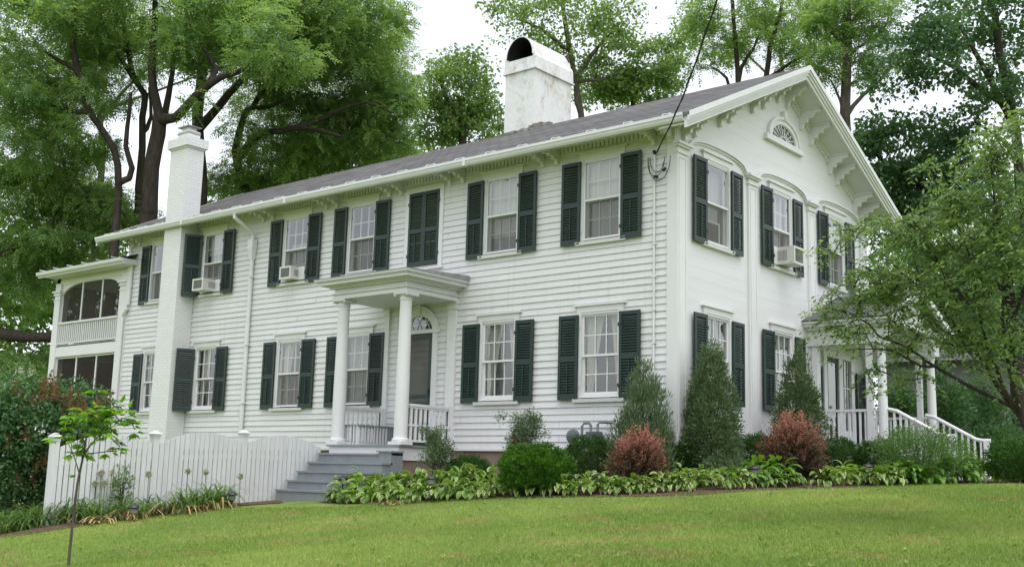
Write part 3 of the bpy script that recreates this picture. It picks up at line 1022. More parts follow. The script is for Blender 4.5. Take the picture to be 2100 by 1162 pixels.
def make_window(up, kind, curtain, sh=(1, 1), shang=(0, 0), name='window', parent=house):
    """built round its own origin: middle of the sill, outside towards -y"""
    h = WH
    mb = MB()
    mb.box(-.485, -.385, -.04, .10, 0, h + .04)
    mb.box(.385, .485, -.04, .10, 0, h + .04)
    mb.box(-.485, .485, -.042, .10, h + .04, h + .145)
    mb.box(-.54, .54, -.075, -.0, h + .145, h + .175)
    mb.box(-.385, .385, -.03, .10, h - .0, h + .04)
    f = mb.build(name, TRIM, parent)
    s = MB()
    s.hexa([(-.53, -.075, -.075), (.53, -.075, -.075), (.53, .10, -.075), (-.53, .10, -.075)], [(-.53, -.085, -.02), (.53, -.085, -.02), (.53, .10, .005), (-.53, .10, .005)])
    s.build('sill', TRIM, f)
    m2 = h * .505
    sa = MB()
    def sash(z0, z1, y0, y1, cols=3, rows=2, mw=.018):
        sa.box(-.385, -.345, y0, y1, z0, z1); sa.box(.345, .385, y0, y1, z0, z1)
        sa.box(-.345, .345, y0, y1, z0, z0 + .04); sa.box(-.345, .345, y0, y1, z1 - .035, z1)
        for k in range(1, cols):
            x = -.345 + .69 * k / cols
            sa.box(x - mw / 2, x + mw / 2, y0 + .004, y1 - .004, z0 + .04, z1 - .035)
        for k in range(1, rows):
            z = z0 + .04 + (z1 - z0 - .075) * k / rows
            sa.box(-.345, .345, y0 + .005, y1 - .005, z - mw / 2, z + mw / 2)
    if kind == 'storm':
        sash(m2 - .02, h, .035, .07)
        sash(.03, m2 + .02, .07, .105)
        for a, b in ((-.385, -.355), (.355, .385)):
            sa.box(a, b, -.022, .004, .015, h)
        for z0, z1 in ((.015, .045), (m2 - .018, m2 + .018), (h - .03, h)):
            sa.box(-.355, .355, -.023, .004, z0, z1)
    elif kind == 'plain':
        sash(m2 - .02, h, .02, .055, 1, 1)
        sash(.03, m2 + .02, .055, .09, 1, 1)
        for z0, z1 in ((.015, .045), (m2 - .018, m2 + .018), (h - .03, h)):
            sa.box(-.385, .385, -.02, .004, z0, z1)
    else:
        sash(m2 - .02, h, -.005, .03)
        sash(.06, m2 + .02, .03, .065)
        sa.box(-.385, .385, -.02, .07, .006, .06)
    sa.build('sash', TRIM, f)
    g = MB()
    def pane(z0, z1, y):
        g.face([(-.36, y, z0), (.36, y, z0), (.36, y, z1), (-.36, y, z1)])
    if kind == 'open':
        pane(m2, h - .02, .015); pane(.08, m2, .047)
    elif kind == 'storm':
        pane(m2 + .01, h - .02, -.008); pane(.05, m2, .088)
    else:
        pane(m2 + .01, h - .02, -.006); pane(.05, m2, .07)
    g.build('pane', M['window_glass'], f)
    if kind in ('storm', 'plain'):
        q = MB()
        q.face([(-.36, -.008, .04), (.36, -.008, .04), (.36, -.008, m2 - .015), (-.36, -.008, m2 - .015)])
        q.build('insect_screen', M['insect_screen'], f)
    if curtain == 'tied':
        for sgn in (-1, 1):
            c = MB()
            def inner(z, sgn=sgn):
                t = (z - .0) / h
                top = .02 if sgn < 0 else .10
                e = sgn * (top + (.25 - top) * (1 - t) ** .8 + (.0 if t > .25 else (.25 - t) * .15))
                return e
            sheet_curtain(c, sgn * .40, 0, 0.02, h, .16, 0, 5, .022, inner, 26)
            c.build('curtain', M['cream_drape'], f)
    elif curtain == 'sheer':
        c = MB(); sheet_curtain(c, -.40, .40, .02, h, .17, 0, 11, .016); c.build('curtain', M['white_sheer_curtain'], f)
    elif curtain == 'shade':
        c = MB(); c.face([(-.40, .13, h * .50), (.40, .13, h * .50), (.40, .13, h), (-.40, .13, h)]); c.build('window_shade', M['window_shade'], f)
        c = MB(); sheet_curtain(c, -.40, .40, .02, h * .5, .18, 0, 9, .012); c.build('curtain', M['white_sheer_curtain'], f)
    elif curtain == 'low_shade':
        c = MB(); c.face([(-.40, .13, h * .23), (.40, .13, h * .23), (.40, .13, h), (-.40, .13, h)]); c.build('window_shade', M['window_shade'], f)
    elif curtain == 'low_half':
        c = MB(); sheet_curtain(c, -.40, .40, .02, h * .62, .18, 0, 8, .014); c.build('curtain', M['white_sheer_curtain'], f)
    elif curtain == 'half':
        c = MB(); c.face([(-.40, .13, h * .66), (.40, .13, h * .66), (.40, .13, h), (-.40, .13, h)]); c.build('window_shade', M['window_shade'], f)
        c = MB(); sheet_curtain(c, -.40, .40, .02, h * .66, .18, 0, 10, .014); c.build('curtain', M['white_sheer_curtain'], f)
    for k, sgn in ((0, -1), (1, 1)):
        if not sh[k]:
            continue
        so = bpy.data.objects.new('shutter', SH_ME[up])
        COL.objects.link(so)
        so.parent = f
        so.location = (sgn * .432, -.052, -.055 if up else -.03)
        if sgn < 0:
            so.scale = (-1, 1, 1)
        a = shang[k] + (SHR.uniform(-.045, .01) * (-sgn) if not shang[k] else 0)
        so.rotation_euler = (0, SHR.uniform(-.006, .006), a)
    return f


def place(o, x, y, z, rz=0):
    o.location = (x, y, z - HZ)
    o.rotation_euler = (0, 0, rz)


def build_windows():
    up = {'A': ('storm', 'shade'), 'B': ('storm', 'low_shade'), 'D': ('storm', None), 'E': ('storm', 'low_half'), 'F': ('storm', 'half'), 'G': ('plain', None)}
    lo = {'A': ('open', 'tied'), 'B': ('open', 'tied'), 'D': ('storm', 'sheer'), 'E': ('storm', 'tied'), 'F': ('open', 'tied'), 'G': ('open', None)}
    for k, x in FAC.items():
        sh = (1, 0) if k == 'G' else (1, 1)
        sa = (.93, 0) if k == 'F' else (0, 0)
        place(make_window(1, *up[k], sh, sa), x, 0, Z_UP)
        place(make_window(0, *lo[k], sh, sa), x, 0, Z_LO)
    # closed blind window over the porch
    mb = MB()
    mb.box(-.52, -.42, -.04, .05, -.05, 1.62); mb.box(.42, .52, -.04, .05, -.05, 1.62)
    mb.box(-.42, .42, -.04, .05, 1.50, 1.62); mb.box(-.56, .56, -.06, .05, -.09, -.05)
    mb.box(-.42, .42, -.012, .05, -.05, 1.50)
    f = mb.build('window', TRIM, house)
    place(f, -5.78, 0, 4.49)
    for sgn in (-1, 1):
        so = bpy.data.objects.new('shutter', SH_ME[1]); COL.objects.link(so); so.parent = f
        so.location = (sgn * .416, -.016, 0)
        so.scale = (-sgn, 1, 1)
    g = [('plain', 'sheer'), ('storm', 'sheer'), ('storm', 'shade')]
    for k, y in enumerate(GAB):
        place(make_window(1, *g[k]), 0, y, ZG_UP, math.pi / 2)
        if k < 2:
            place(make_window(0, 'open', 'sheer'), 0, y, ZG_LO, math.pi / 2)
    # fan light in the gable
    n = 24
    def ell(rx, rz, z0=0): return [(rx * math.cos(math.pi - math.pi * i / n), z0 + rz * math.sin(math.pi * i / n)) for i in range(n + 1)]
    mb = MB()
    mb.band(ell(.50, .31), ell(.66, .46), -.05, .0)
    mb.band(ell(.60, .40), ell(.66, .46), -.075, -.05)
    mb.box(-.78, .78, -.085, 0, -.13, -.03); mb.box(-.72, .72, -.06, 0, -.03, .0)
    mb.hexa([(-.045, -.09, .42), (.045, -.09, .42), (.045, 0, .42), (-.045, 0, .42)], [(-.065, -.09, .58), (.065, -.09, .58), (.065, 0, .58), (-.065, 0, .58)])
    f = mb.build('fan_window', TRIM, house)
    place(f, 0, 3.88, 6.99, math.pi / 2)
    g = MB()
    g.face([(p[0], -.007, p[1]) for p in [(-.5, 0)] + ell(.5, .31)[1:-1] + [(.5, 0)]])
    g.build('pane', DARKIN, f)  # black sheet stands in for the unlit attic behind the glass
    g = MB()
    g.face([(p[0], -.012, p[1]) for p in [(-.5, 0)] + ell(.5, .31)[1:-1] + [(.5, 0)]])
    g.build('glass', M['window_glass'], f)
    mu = MB()
    for i in range(1, 9):
        a = math.pi * i / 9
        mu.tube([(.13 * math.cos(a), -.02, .08 * math.sin(a)), (.5 * math.cos(a), -.02, .31 * math.sin(a))], .009, 5)
    mu.band(ell(.12, .075), ell(.14, .09), -.03, -.013)
    for i in range(8):
        a0, a1 = math.pi * (i + .5) / 9, math.pi * (i + 1.5) / 9
        am = (a0 + a1) / 2
        mu.tube([(.36 * math.cos(a0), -.02, .225 * math.sin(a0)), (.43 * math.cos(am), -.02, .27 * math.sin(am)), (.36 * math.cos(a1), -.02, .225 * math.sin(a1))], .007, 4)
    mu.band(ell(.485, .295), ell(.505, .315), -.03, -.013)
    mu.build('tracery', TRIM, f)


def build_chimneys():
    # small brick chimney on the outside of the wall, through the eave
    mb = MB()
    x0, x1, yf = -14.10, -13.40, -.49
    mb.hexa([(x0 - .03, yf - .03, -.4), (x1 + .03, yf - .03, -.4), (x1 + .03, -.02, -.4), (x0 - .03, -.02, -.4)], [(x0, yf, 3), (x1, yf, 3), (x1, -.02, 3), (x0, -.02, 3)])
    mb.box(x0, x1, yf, -.02, 3.0, 8.14)
    ch = part(mb, 'chimney', M['white_painted_brick'], boxuv=True)
    mb = MB()
    mb.box(x0 - .07, x1 + .07, yf - .07, .05, 8.14, 8.36)
    mb.box(x0 - .03, x1 + .03, yf - .03, .01, 8.10, 8.14)
    part(mb, 'cap', M['white_painted_brick'], ch, boxuv=True)
    mb = MB()
    cx, cy = -13.75, -.25
    mb.box(cx - .22, cx + .22, cy - .17, cy + .17, 8.36, 8.58)
    fl = part(mb, 'flue', M['white_painted_brick'], ch, boxuv=True)
    mb = MB()
    mb.box(cx - .23, cx + .23, cy - .18, cy + .18, 8.50, 8.545, 0)
    mb.box(cx - .14, cx + .14, cy - .11, cy + .11, 8.58, 8.68, 1)
    mb.box(cx - .24, cx + .24, cy - .19, cy + .19, 8.68, 8.70, 0)
    part(mb, 'rain_cap', [METALC, TRIM], ch)
    # big stuccoed chimney astride the ridge with a barrel hood
    mb = MB()
    x0, x1, y0, y1 = -6.83, -5.95, 3.55, 4.95
    bz = 8.0
    mb.hexa([(x0, y0, bz), (x1, y0, bz), (x1, y1, bz - .6), (x0, y1, bz - .6)], [(x0, y0, 9.74), (x1, y0, 9.74), (x1, y1, 9.74), (x0, y1, 9.74)])
    ch = part(mb, 'chimney', M['whitewashed_stained_stucco'])
    mb = MB()
    mb.hexa([(x0 - .03, y0 - .03, 9.72), (x1 + .03, y0 - .03, 9.72), (x1 + .03, y1 + .03, 9.72), (x0 - .03, y1 + .03, 9.72)],
            [(x0 - .02, y0 - .02, 10.0), (x1 + .02, y0 - .02, 10.0), (x1 + .02, y1 + .02, 10.0), (x0 - .02, y1 + .02, 10.0)])
    mb.box(x0 - .05, x1 + .05, y0 - .05, y1 + .05, 9.69, 9.73)
    mb.hexa([(x1 - .06, y0 - .02, 10.0), (x1 + .02, y0 - .02, 10.0), (x1 + .02, y1 + .02, 10.0), (x1 - .06, y1 + .02, 10.0)],
            [(x1 - .06, y0 - .02, 10.10), (x1 - .02, y0 - .02, 10.10), (x1 - .02, y1 + .02, 10.10), (x1 - .06, y1 + .02, 10.10)])
    mb.hexa([(x0 - .02, y0 - .02, 10.0), (x0 + .06, y0 - .02, 10.0), (x0 + .06, y1 + .02, 10.0), (x0 - .02, y1 + .02, 10.0)],
            [(x0 + .02, y0 - .02, 10.10), (x0 + .06, y0 - .02, 10.10), (x0 + .06, y1 + .02, 10.10), (x0 + .02, y1 + .02, 10.10)])
    part(mb, 'chimney_collar', M['whitewashed_stained_stucco'], ch)
    mb = MB()
    n = 16
    cx = (x0 + x1) / 2
    def arc(r, rz): return [(cx + r * math.cos(math.pi - math.pi * i / n), 10.05 + rz * math.sin(math.pi * i / n)) for i in range(n + 1)]
    mb.band(arc(.385, .47), arc(.405, .49), y0 - .05, y1)
    part(mb, 'barrel_hood', M['whitewashed_stained_stucco'], ch)
    mb = MB()
    mb.band(arc(.375, .46), arc(.384, .469), y0 - .04, y1 - .02)
    mb.box(cx - .37, cx + .37, y1 - .06, y1 - .02, 10.0, 10.44)
    mb.box(cx - .37, cx + .37, y0 + .2, y1 - .06, 9.99, 10.003)
    part(mb, 'hood_lining', BLACK, ch)
    mb = MB()
    r = random.Random(5)
    for x, y in [(x1 + .02, y0 + k * .13) for k in range(-1, 4)]:
        zz = roof_z(min(y, APEX_Y))
        mb.box(x - .07, x + .05 + r.random() * .08, y, y + .135, zz - .03, zz + .07 + r.random() * .06)
    for k in range(7):
        x = x0 + k * .13
        zz = roof_z(y0)
        mb.box(x, x + .135, y0 - .06 - r.random() * .03, y0 + .05, zz - .08, zz + .02 + r.random() * .03)
    part(mb, 'flashing', M['gray_mortar_flashing'], ch)


def build_entry_porch():
    dz = .96
    mb = MB()
    mb.box(-6.75, -4.81, -1.41, -.02, .925, dz, 1)
    mb.box(-6.70, -4.86, -1.37, -.02, .69, .925, 0)
    mb.box(-6.66, -4.90, -1.30, -.02, -.3, .69, 2)
    P = part(mb, 'entry_porch', [TRIM, DECKGRAY, STONE])
    pl = P
    for cx in (-6.82, -4.97):
        cx = -6.60 if cx < -6 else cx
    for cx in (-6.62, -4.95):
        c = MB()
        cy = -1.25
        c.box(cx - .165, cx + .165, cy - .15, cy + .15, dz, dz + .055)
        prof = [(.15, dz + .055), (.155, dz + .08), (.15, dz + .105), (.128, dz + .12), (.125, dz + .16), (.124, dz + 1.0), (.118, 2.6), (.107, 3.56), (.12, 3.57), (.12, 3.595), (.108, 3.605), (.108, 3.63), (.14, 3.655), (.14, 3.665)]
        c.lathe(cx, cy, prof, 24)
        c.box(cx - .17, cx + .17, cy - .16, cy + .16, 3.665, 3.70)
        for s in (-1, 1):
            c.tube([(cx + s * .15, cy - .15, 3.66), (cx + s * .15, cy + .15, 3.66)], .028, 10)
        part(c, 'column', TRIM, P, smooth=False)
    for x0, x1 in ((-6.75, -6.61), (-5.02, -4.80)):
        c = MB()
        c.box(x0, x1, -.06, -.0, dz, 3.70); c.box(x0 - .02, x1 + .02, -.08, -.0, 3.56, 3.60); c.box(x0 - .02, x1 + .02, -.08, -.0, 3.665, 3.699)
        part(c, 'pilaster', TRIM, P)
    r = MB()
    X0, X1, Y0 = -6.79, -4.79, -1.41
    r.box(X0, X1, Y0, 0, 3.70, 3.745); r.box(X0 + .015, X1 - .015, Y0 + .015, 0, 3.745, 3.79); r.box(X0 - .02, X1 + .02, Y0 - .02, 0, 3.79, 3.815)
    r.box(X0 + .03, X1 - .03, Y0 + .03, 0, 3.815, 3.95)
    for k, (e, z0, z1) in enumerate(((.04, 3.90, 3.93), (.10, 3.93, 3.955), (.20, 3.955, 4.01), (.23, 4.01, 4.03), (.26, 4.03, 4.06))):
        r.box(X0 - e, X1 + e, Y0 - e, 0, z0, z1)
    ro = part(r, 'porch_roof', TRIM, P)
    t = MB()
    t.hexa([(X0 - .27, Y0 - .27, 4.062), (X1 + .27, Y0 - .27, 4.062), (X1 + .27, -.02, 4.062), (X0 - .27, -.02, 4.062)],
           [(X0 - .27, Y0 - .27, 4.075), (X1 + .27, Y0 - .27, 4.075), (X1 + .27, -.02, 4.17), (X0 - .27, -.02, 4.17)])
    part(t, 'roof_sheet', METALC, P)
    # side railings: a tall one each side
    for x, ya, yb in ((-4.87, -1.13, -.06), (-6.68, -1.13, -.06)):
        m = MB()
        m.box(x - .035, x + .035, ya - .02, yb, 1.655, 1.70); m.box(x - .022, x + .022, ya, yb, 1.62, 1.655)
        m.box(x - .02, x + .02, ya, yb, 1.30, 1.335); m.box(x - .022, x + .022, ya, yb, 1.02, 1.06)
        n = 9
        for k in range(n):
            y = ya + .05 + (yb - ya - .10) * k / (n - 1)
            m.box(x - .017, x + .017, y - .02, y + .02, 1.06, 1.62)
        m.box(x - .05, x + .05, yb - .07, yb, dz, 1.70)
        part(m, 'railing', TRIM, P)
    # bench against the far railing
    m = MB()
    m.box(-6.64, -6.22, -1.10, -.07, 1.315, 1.345, 0)
    for k in range(10):
        y = -1.07 + k * .078
        m.box(-6.27, -6.235, y, y + .03, dz, 1.315, 1)
    m.box(-6.28, -6.24, -.33, -.07, dz, 1.315, 0)
    for k in range(5):
        x = -6.62 + k * .085
        m.box(x, x + .03, -1.10, -1.07, dz, 1.315, 1)
    part(m, 'bench', [DECKGRAY, TRIM], P)
    # steps
    s = MB()
    for i in range(5):
        z1 = .795 - .167 * i
        yn = -1.645 - .233 * i
        xr = -4.76
        s.box(-6.70, xr, yn + .025, -1.371 if i == 0 else yn + .233 + .024, z1 - (.80 if i else .95), z1 - .032)
        s.box(-6.72, xr + .02, yn, yn + .26, z1 - .032, z1)
    s.box(-5.06, -4.74, -1.66, -1.372, -.1, .815)
    s.box(-5.09, -4.71, -1.69, -1.372, .815, .842)
    part(s, 'step', DECKGRAY, P)
    # door with arched fanlight
    cx, hw = -5.79, .38
    n = 22
    def arc(rx, rz, z0): return [(cx + rx * math.cos(math.pi - math.pi * i / n), z0 + rz * math.sin(math.pi * i / n)) for i in range(n + 1)]
    d = MB()
    zs = 3.20
    d.box(cx - hw - .13, cx - hw, -.05, -.001, dz, zs); d.box(cx + hw, cx + hw + .13, -.05, -.001, dz, zs)
    d.box(cx - hw - .17, cx + hw + .17, -.075, -.001, zs - .06, zs)
    d.band(arc(hw, .30, zs), arc(hw + .13, .47, zs), -.055, -.001)
    d.band(arc(hw + .105, .445, zs), arc(hw + .14, .48, zs), -.08, -.055)
    d.hexa([(cx - .055, -.09, zs + .30), (cx + .055, -.09, zs + .30), (cx + .055, 0, zs + .30), (cx - .055, 0, zs + .30)], [(cx - .075, -.10, zs + .56), (cx + .075, -.10, zs + .56), (cx + .075, 0, zs + .56), (cx - .075, 0, zs + .56)])
    D = part(d, 'doorway', TRIM)
    m = MB()
    zt = zs - .06
    for a, b in ((cx - hw, cx - hw + .09), (cx + hw - .09, cx + hw)):
        m.box(a, b, -.045, -.018, dz + .02, zt)
    for a, b in ((dz + .02, dz + .16), (1.72, 1.82), (1.90, 1.96), (zt - .10, zt)):
        m.box(cx - hw + .09, cx + hw - .09, -.044, -.018, a, b)
    m.box(cx + hw - .07, cx + hw - .04, -.075, -.045, 1.95, 2.08)
    part(m, 'screen_door', SCREENGREEN, D)
    m = MB()
    m.face([(cx - hw + .05, -.03, dz + .1), (cx + hw - .05, -.03, dz + .1), (cx + hw - .05, -.03, zt - .05), (cx - hw + .05, -.03, zt - .05)])
    part(m, 'door_screen', M['door_screen'], D)
    m = MB()
    m.box(cx - hw, cx + hw, -.0175, -.016, dz, zt)
    part(m, 'inner_door', DARKIN, D)
    m = MB()
    pts = arc(hw, .30, zs)
    m.face([(p[0], -.0175, p[1]) for p in pts])
    part(m, 'fanlight_backing', DARKIN, D)
    m = MB()
    m.face([(p[0], -.024, p[1]) for p in pts])
    part(m, 'pane', M['window_glass'], D)
    m = MB()
    for k in range(3):      # interlaced gothic arcs
        for s in (-1, 1):
            q = []
            for i in range(9):
                t = i / 8
                x = s * (-.30 + k * .22 + t * .30)
                z = .36 * math.sin(t * math.pi / 2) ** 1.0
                if (x / .38) ** 2 + (z / .30) ** 2 <= 1.02:
                    q.append((cx + x, -.032, zs + z))
            if len(q) > 1:
                m.tube(q, .006, 5)
    m.band(arc(hw - .025, .28, zs), arc(hw, .302, zs), -.04, -.026)
    m.box(cx - hw, cx + hw, -.04, -.026, zs, zs + .02)
    part(m, 'tracery', TRIM, D)


def build_side_porch():
    """gabled porch on the end wall, its steps going down towards +x"""
    dz, ya, yb, xf = .98, 4.95, 7.50, 1.42
    zt = 3.10
    mb = MB()
    mb.box(.045, xf + .12, ya - .12, yb + .12, dz - .04, dz, 1)
    mb.box(.045, xf + .08, ya - .08, yb + .08, dz - .26, dz - .04, 0)
    mb.box(.045, xf + .0, ya - .0, yb + .0, .2, dz - .26, 2)
    P = part(mb, 'side_porch', [TRIM, DECKGRAY, STONE])
    for y in (ya, yb):
        c = MB()
        c.box(xf - .12, xf + .12, y - .12, y + .12, dz, dz + .06)
        c.lathe(xf, y, [(.11, dz + .06), (.11, dz + .11), (.088, dz + .13), (.086, 2.0), (.074, zt - .10), (.09, zt - .09), (.09, zt - .06), (.105, zt - .03)], 20)
        c.box(xf - .12, xf + .12, y - .12, y + .12, zt - .03, zt)
        part(c, 'column', TRIM, P)
        c = MB()
        x2 = xf - .24
        c.box(x2 - .05, x2 + .05, y - .05, y + .05, dz, zt - .0)
        part(c, 'post', TRIM, P)
        c = MB()
        c.box(.06, .17, y - .08, y + .08, dz, zt)
        part(c, 'wall_pilaster', TRIM, P)
    # entablature + gable roof facing +x
    e = MB()
    x1 = xf + .14
    for y0, y1 in ((ya - .13, ya + .13), (yb - .13, yb + .13)):
        e.box(.0, x1, y0, y1, zt, zt + .30)
    e.box(.0, xf + .30, ya - .22, ya + .13, zt + .30, zt + .35); e.box(.0, xf + .34, ya - .30, ya + .13, zt + .35, zt + .41); e.box(0, xf + .36, ya - .36, ya + .13, zt + .41, zt + .46)
    e.box(.0, xf + .30, yb - .13, yb + .22, zt + .30, zt + .35); e.box(.0, xf + .34, yb - .13, yb + .30, zt + .35, zt + .41); e.box(0, xf + .36, yb - .13, yb + .36, zt + .41, zt + .46)
    cy = (ya + yb) / 2
    # arch ceiling band at the front
    n = 18
    hw = (yb - ya) / 2 - .13
    inn = [(cy + hw * math.cos(math.pi - math.pi * i / n), zt + .02 + .58 * math.sin(math.pi * i / n)) for i in range(n + 1)]
    zr = zt + .46 + .40 * (hw + .49)
    for i in range(n):
        a, b = inn[i], inn[i + 1]
        ta = zr - .36 * abs(a[0] - cy) - .06
        tb = zr - .36 * abs(b[0] - cy) - .06
        e.hexa([(xf - .02, a[0], a[1]), (x1 - .02, a[0], a[1]), (x1 - .02, b[0], b[1]), (xf - .02, b[0], b[1])],
               [(xf - .02, a[0], ta), (x1 - .02, a[0], ta), (x1 - .02, b[0], tb), (xf - .02, b[0], tb)])
        e.face([(.02, a[0], a[1] + .01), (xf - .02, a[0], a[1] + .01), (xf - .02, b[0], b[1] + .01), (.02, b[0], b[1] + .01)])
    part(e, 'entablature', TRIM, P)
    r = MB()
    hwr = hw + .13 + .38
    zr = zt + .47 + .42 * hwr
    for s in (-1, 1):
        ye = cy + s * hwr
        ze = zt + .47
        d = math.hypot(hwr, zr - ze)
        r.face([(0, ye, ze), (xf + .34, ye, ze), (xf + .34, cy, zr), (0, cy, zr)], 0, [(0, 0), (xf + .34, 0), (xf + .34, d), (0, d)])
        r.face([(0, ye, ze - .02), (0, cy, zr - .03), (xf + .34, cy, zr - .03), (xf + .34, ye, ze - .02)], 0)
        # white rake boards
        r.hexa([(xf + .30, ye, ze - .10), (xf + .38, ye, ze - .10), (xf + .38, cy, zr - .12), (xf + .30, cy, zr - .12)], [(xf + .30, ye, ze + .015), (xf + .38, ye, ze + .015), (xf + .38, cy, zr + .015), (xf + .30, cy, zr + .015)], 1)
    r.face([(x1, ya - .1, zt + .4), (x1, yb + .1, zt + .4), (x1, cy, zr - .1)], 1)
    part(r, 'porch_roof', [M['gray_asphalt_shingle'], TRIM], P)
    # balustrades
    for y in (ya, yb):
        m = MB()
        m.box(.17, xf - .08, y - .035, y + .035, 1.83, 1.875); m.box(.17, xf - .08, y - .02, y + .02, 1.09, 1.13)
        x = .24
        while x < xf - .12:
            m.box(x - .017, x + .017, y - .017, y + .017, 1.13, 1.83); x += .105
        part(m, 'railing', TRIM, P)
    # steps and handrails
    s = MB()
    for i in range(4):
        z1 = dz - .13 * (i + 1) + .02
        x = xf + .12 + .29 * i
        s.box(x, x + .31, ya + .05, yb - .05, .1, z1 - .03, 1)
        s.box(x, x + .33, ya + .03, yb - .03, z1 - .03, z1, 0)
    part(s, 'step', [DECKGRAY, TRIM], P)
    for y in (ya + .02, yb - .6):
        m = MB()
        pts = [(xf + .08, y, 1.87), (xf + .25, y, 1.83), (2.45, y, 1.395), (2.58, y, 1.37), (2.72, y, 1.37)]
        m.tube(pts, .036, 8)
        x = xf + .2
        while x < 2.58:
            zt2 = 1.83 - (x - xf - .25) / (2.45 - xf - .25) * .435
            zb = max(dz - .13 * (int((x - xf - .12) / .29) + 1), .45)
            m.box(x - .017, x + .017, y - .017, y + .017, zb, zt2); x += .115
        m.box(2.60, 2.69, y - .045, y + .045, .40, 1.36)
        part(m, 'handrail', TRIM, P)
    # door, sidelights
    d = MB()
    for y0, y1 in ((5.42, 5.56), (6.12, 6.30), (6.72, 6.86)):
        d.box(.0, .07, y0, y1, dz, 2.98)
    d.box(0, .08, 5.38, 6.90, 2.98, 3.09)
    d.box(0, .05, 6.30, 6.72, dz, 1.55)
    for z in (1.95, 2.4):
        d.box(.012, .04, 6.30, 6.72, z, z + .025)
    for y in (6.43, 6.58):
        d.box(.012, .038, y, y + .02, 1.55, 2.98)
    D = part(d, 'doorway', TRIM)
    g = MB()
    g.box(.004, .008, 5.56, 6.12, dz, 2.98); g.box(.004, .008, 6.30, 6.72, 1.5, 2.98)
    part(g, 'dark_opening', DARKIN, D)
    g = MB()
    g.face([(.02, 6.30, 1.55), (.02, 6.72, 1.55), (.02, 6.72, 2.98), (.02, 6.30, 2.98)]); g.face([(.03, 5.62, 1.3), (.03, 6.06, 1.3), (.03, 6.06, 2.9), (.03, 5.62, 2.9)])
    part(g, 'pane', M['window_glass'], D)
    g = MB()
    for a, b, c, e in ((5.56, 5.64, dz, 2.98), (6.04, 6.12, dz, 2.98), (5.64, 6.04, dz, 1.3), (5.64, 6.04, 2.88, 2.98)):
        g.box(.012, .045, a, b, c, e)
    part(g, 'storm_door', SCREENGREEN, D)
    g = MB()
    g.box(.046, .10, 5.65, 5.69, 1.95, 2.0)
    part(g, 'handle', METALC, D)
    for y in (5.33, 6.98):
        so = bpy.data.objects.new('shutter', SH_ME[0]); COL.objects.link(so); so.parent = D
        so.location = Vector((.05, y - (.40 if y < 6 else 0), 1.75)) - Vector((0, 0, HZ))
        so.rotation_euler = (0, 0, math.pi / 2)


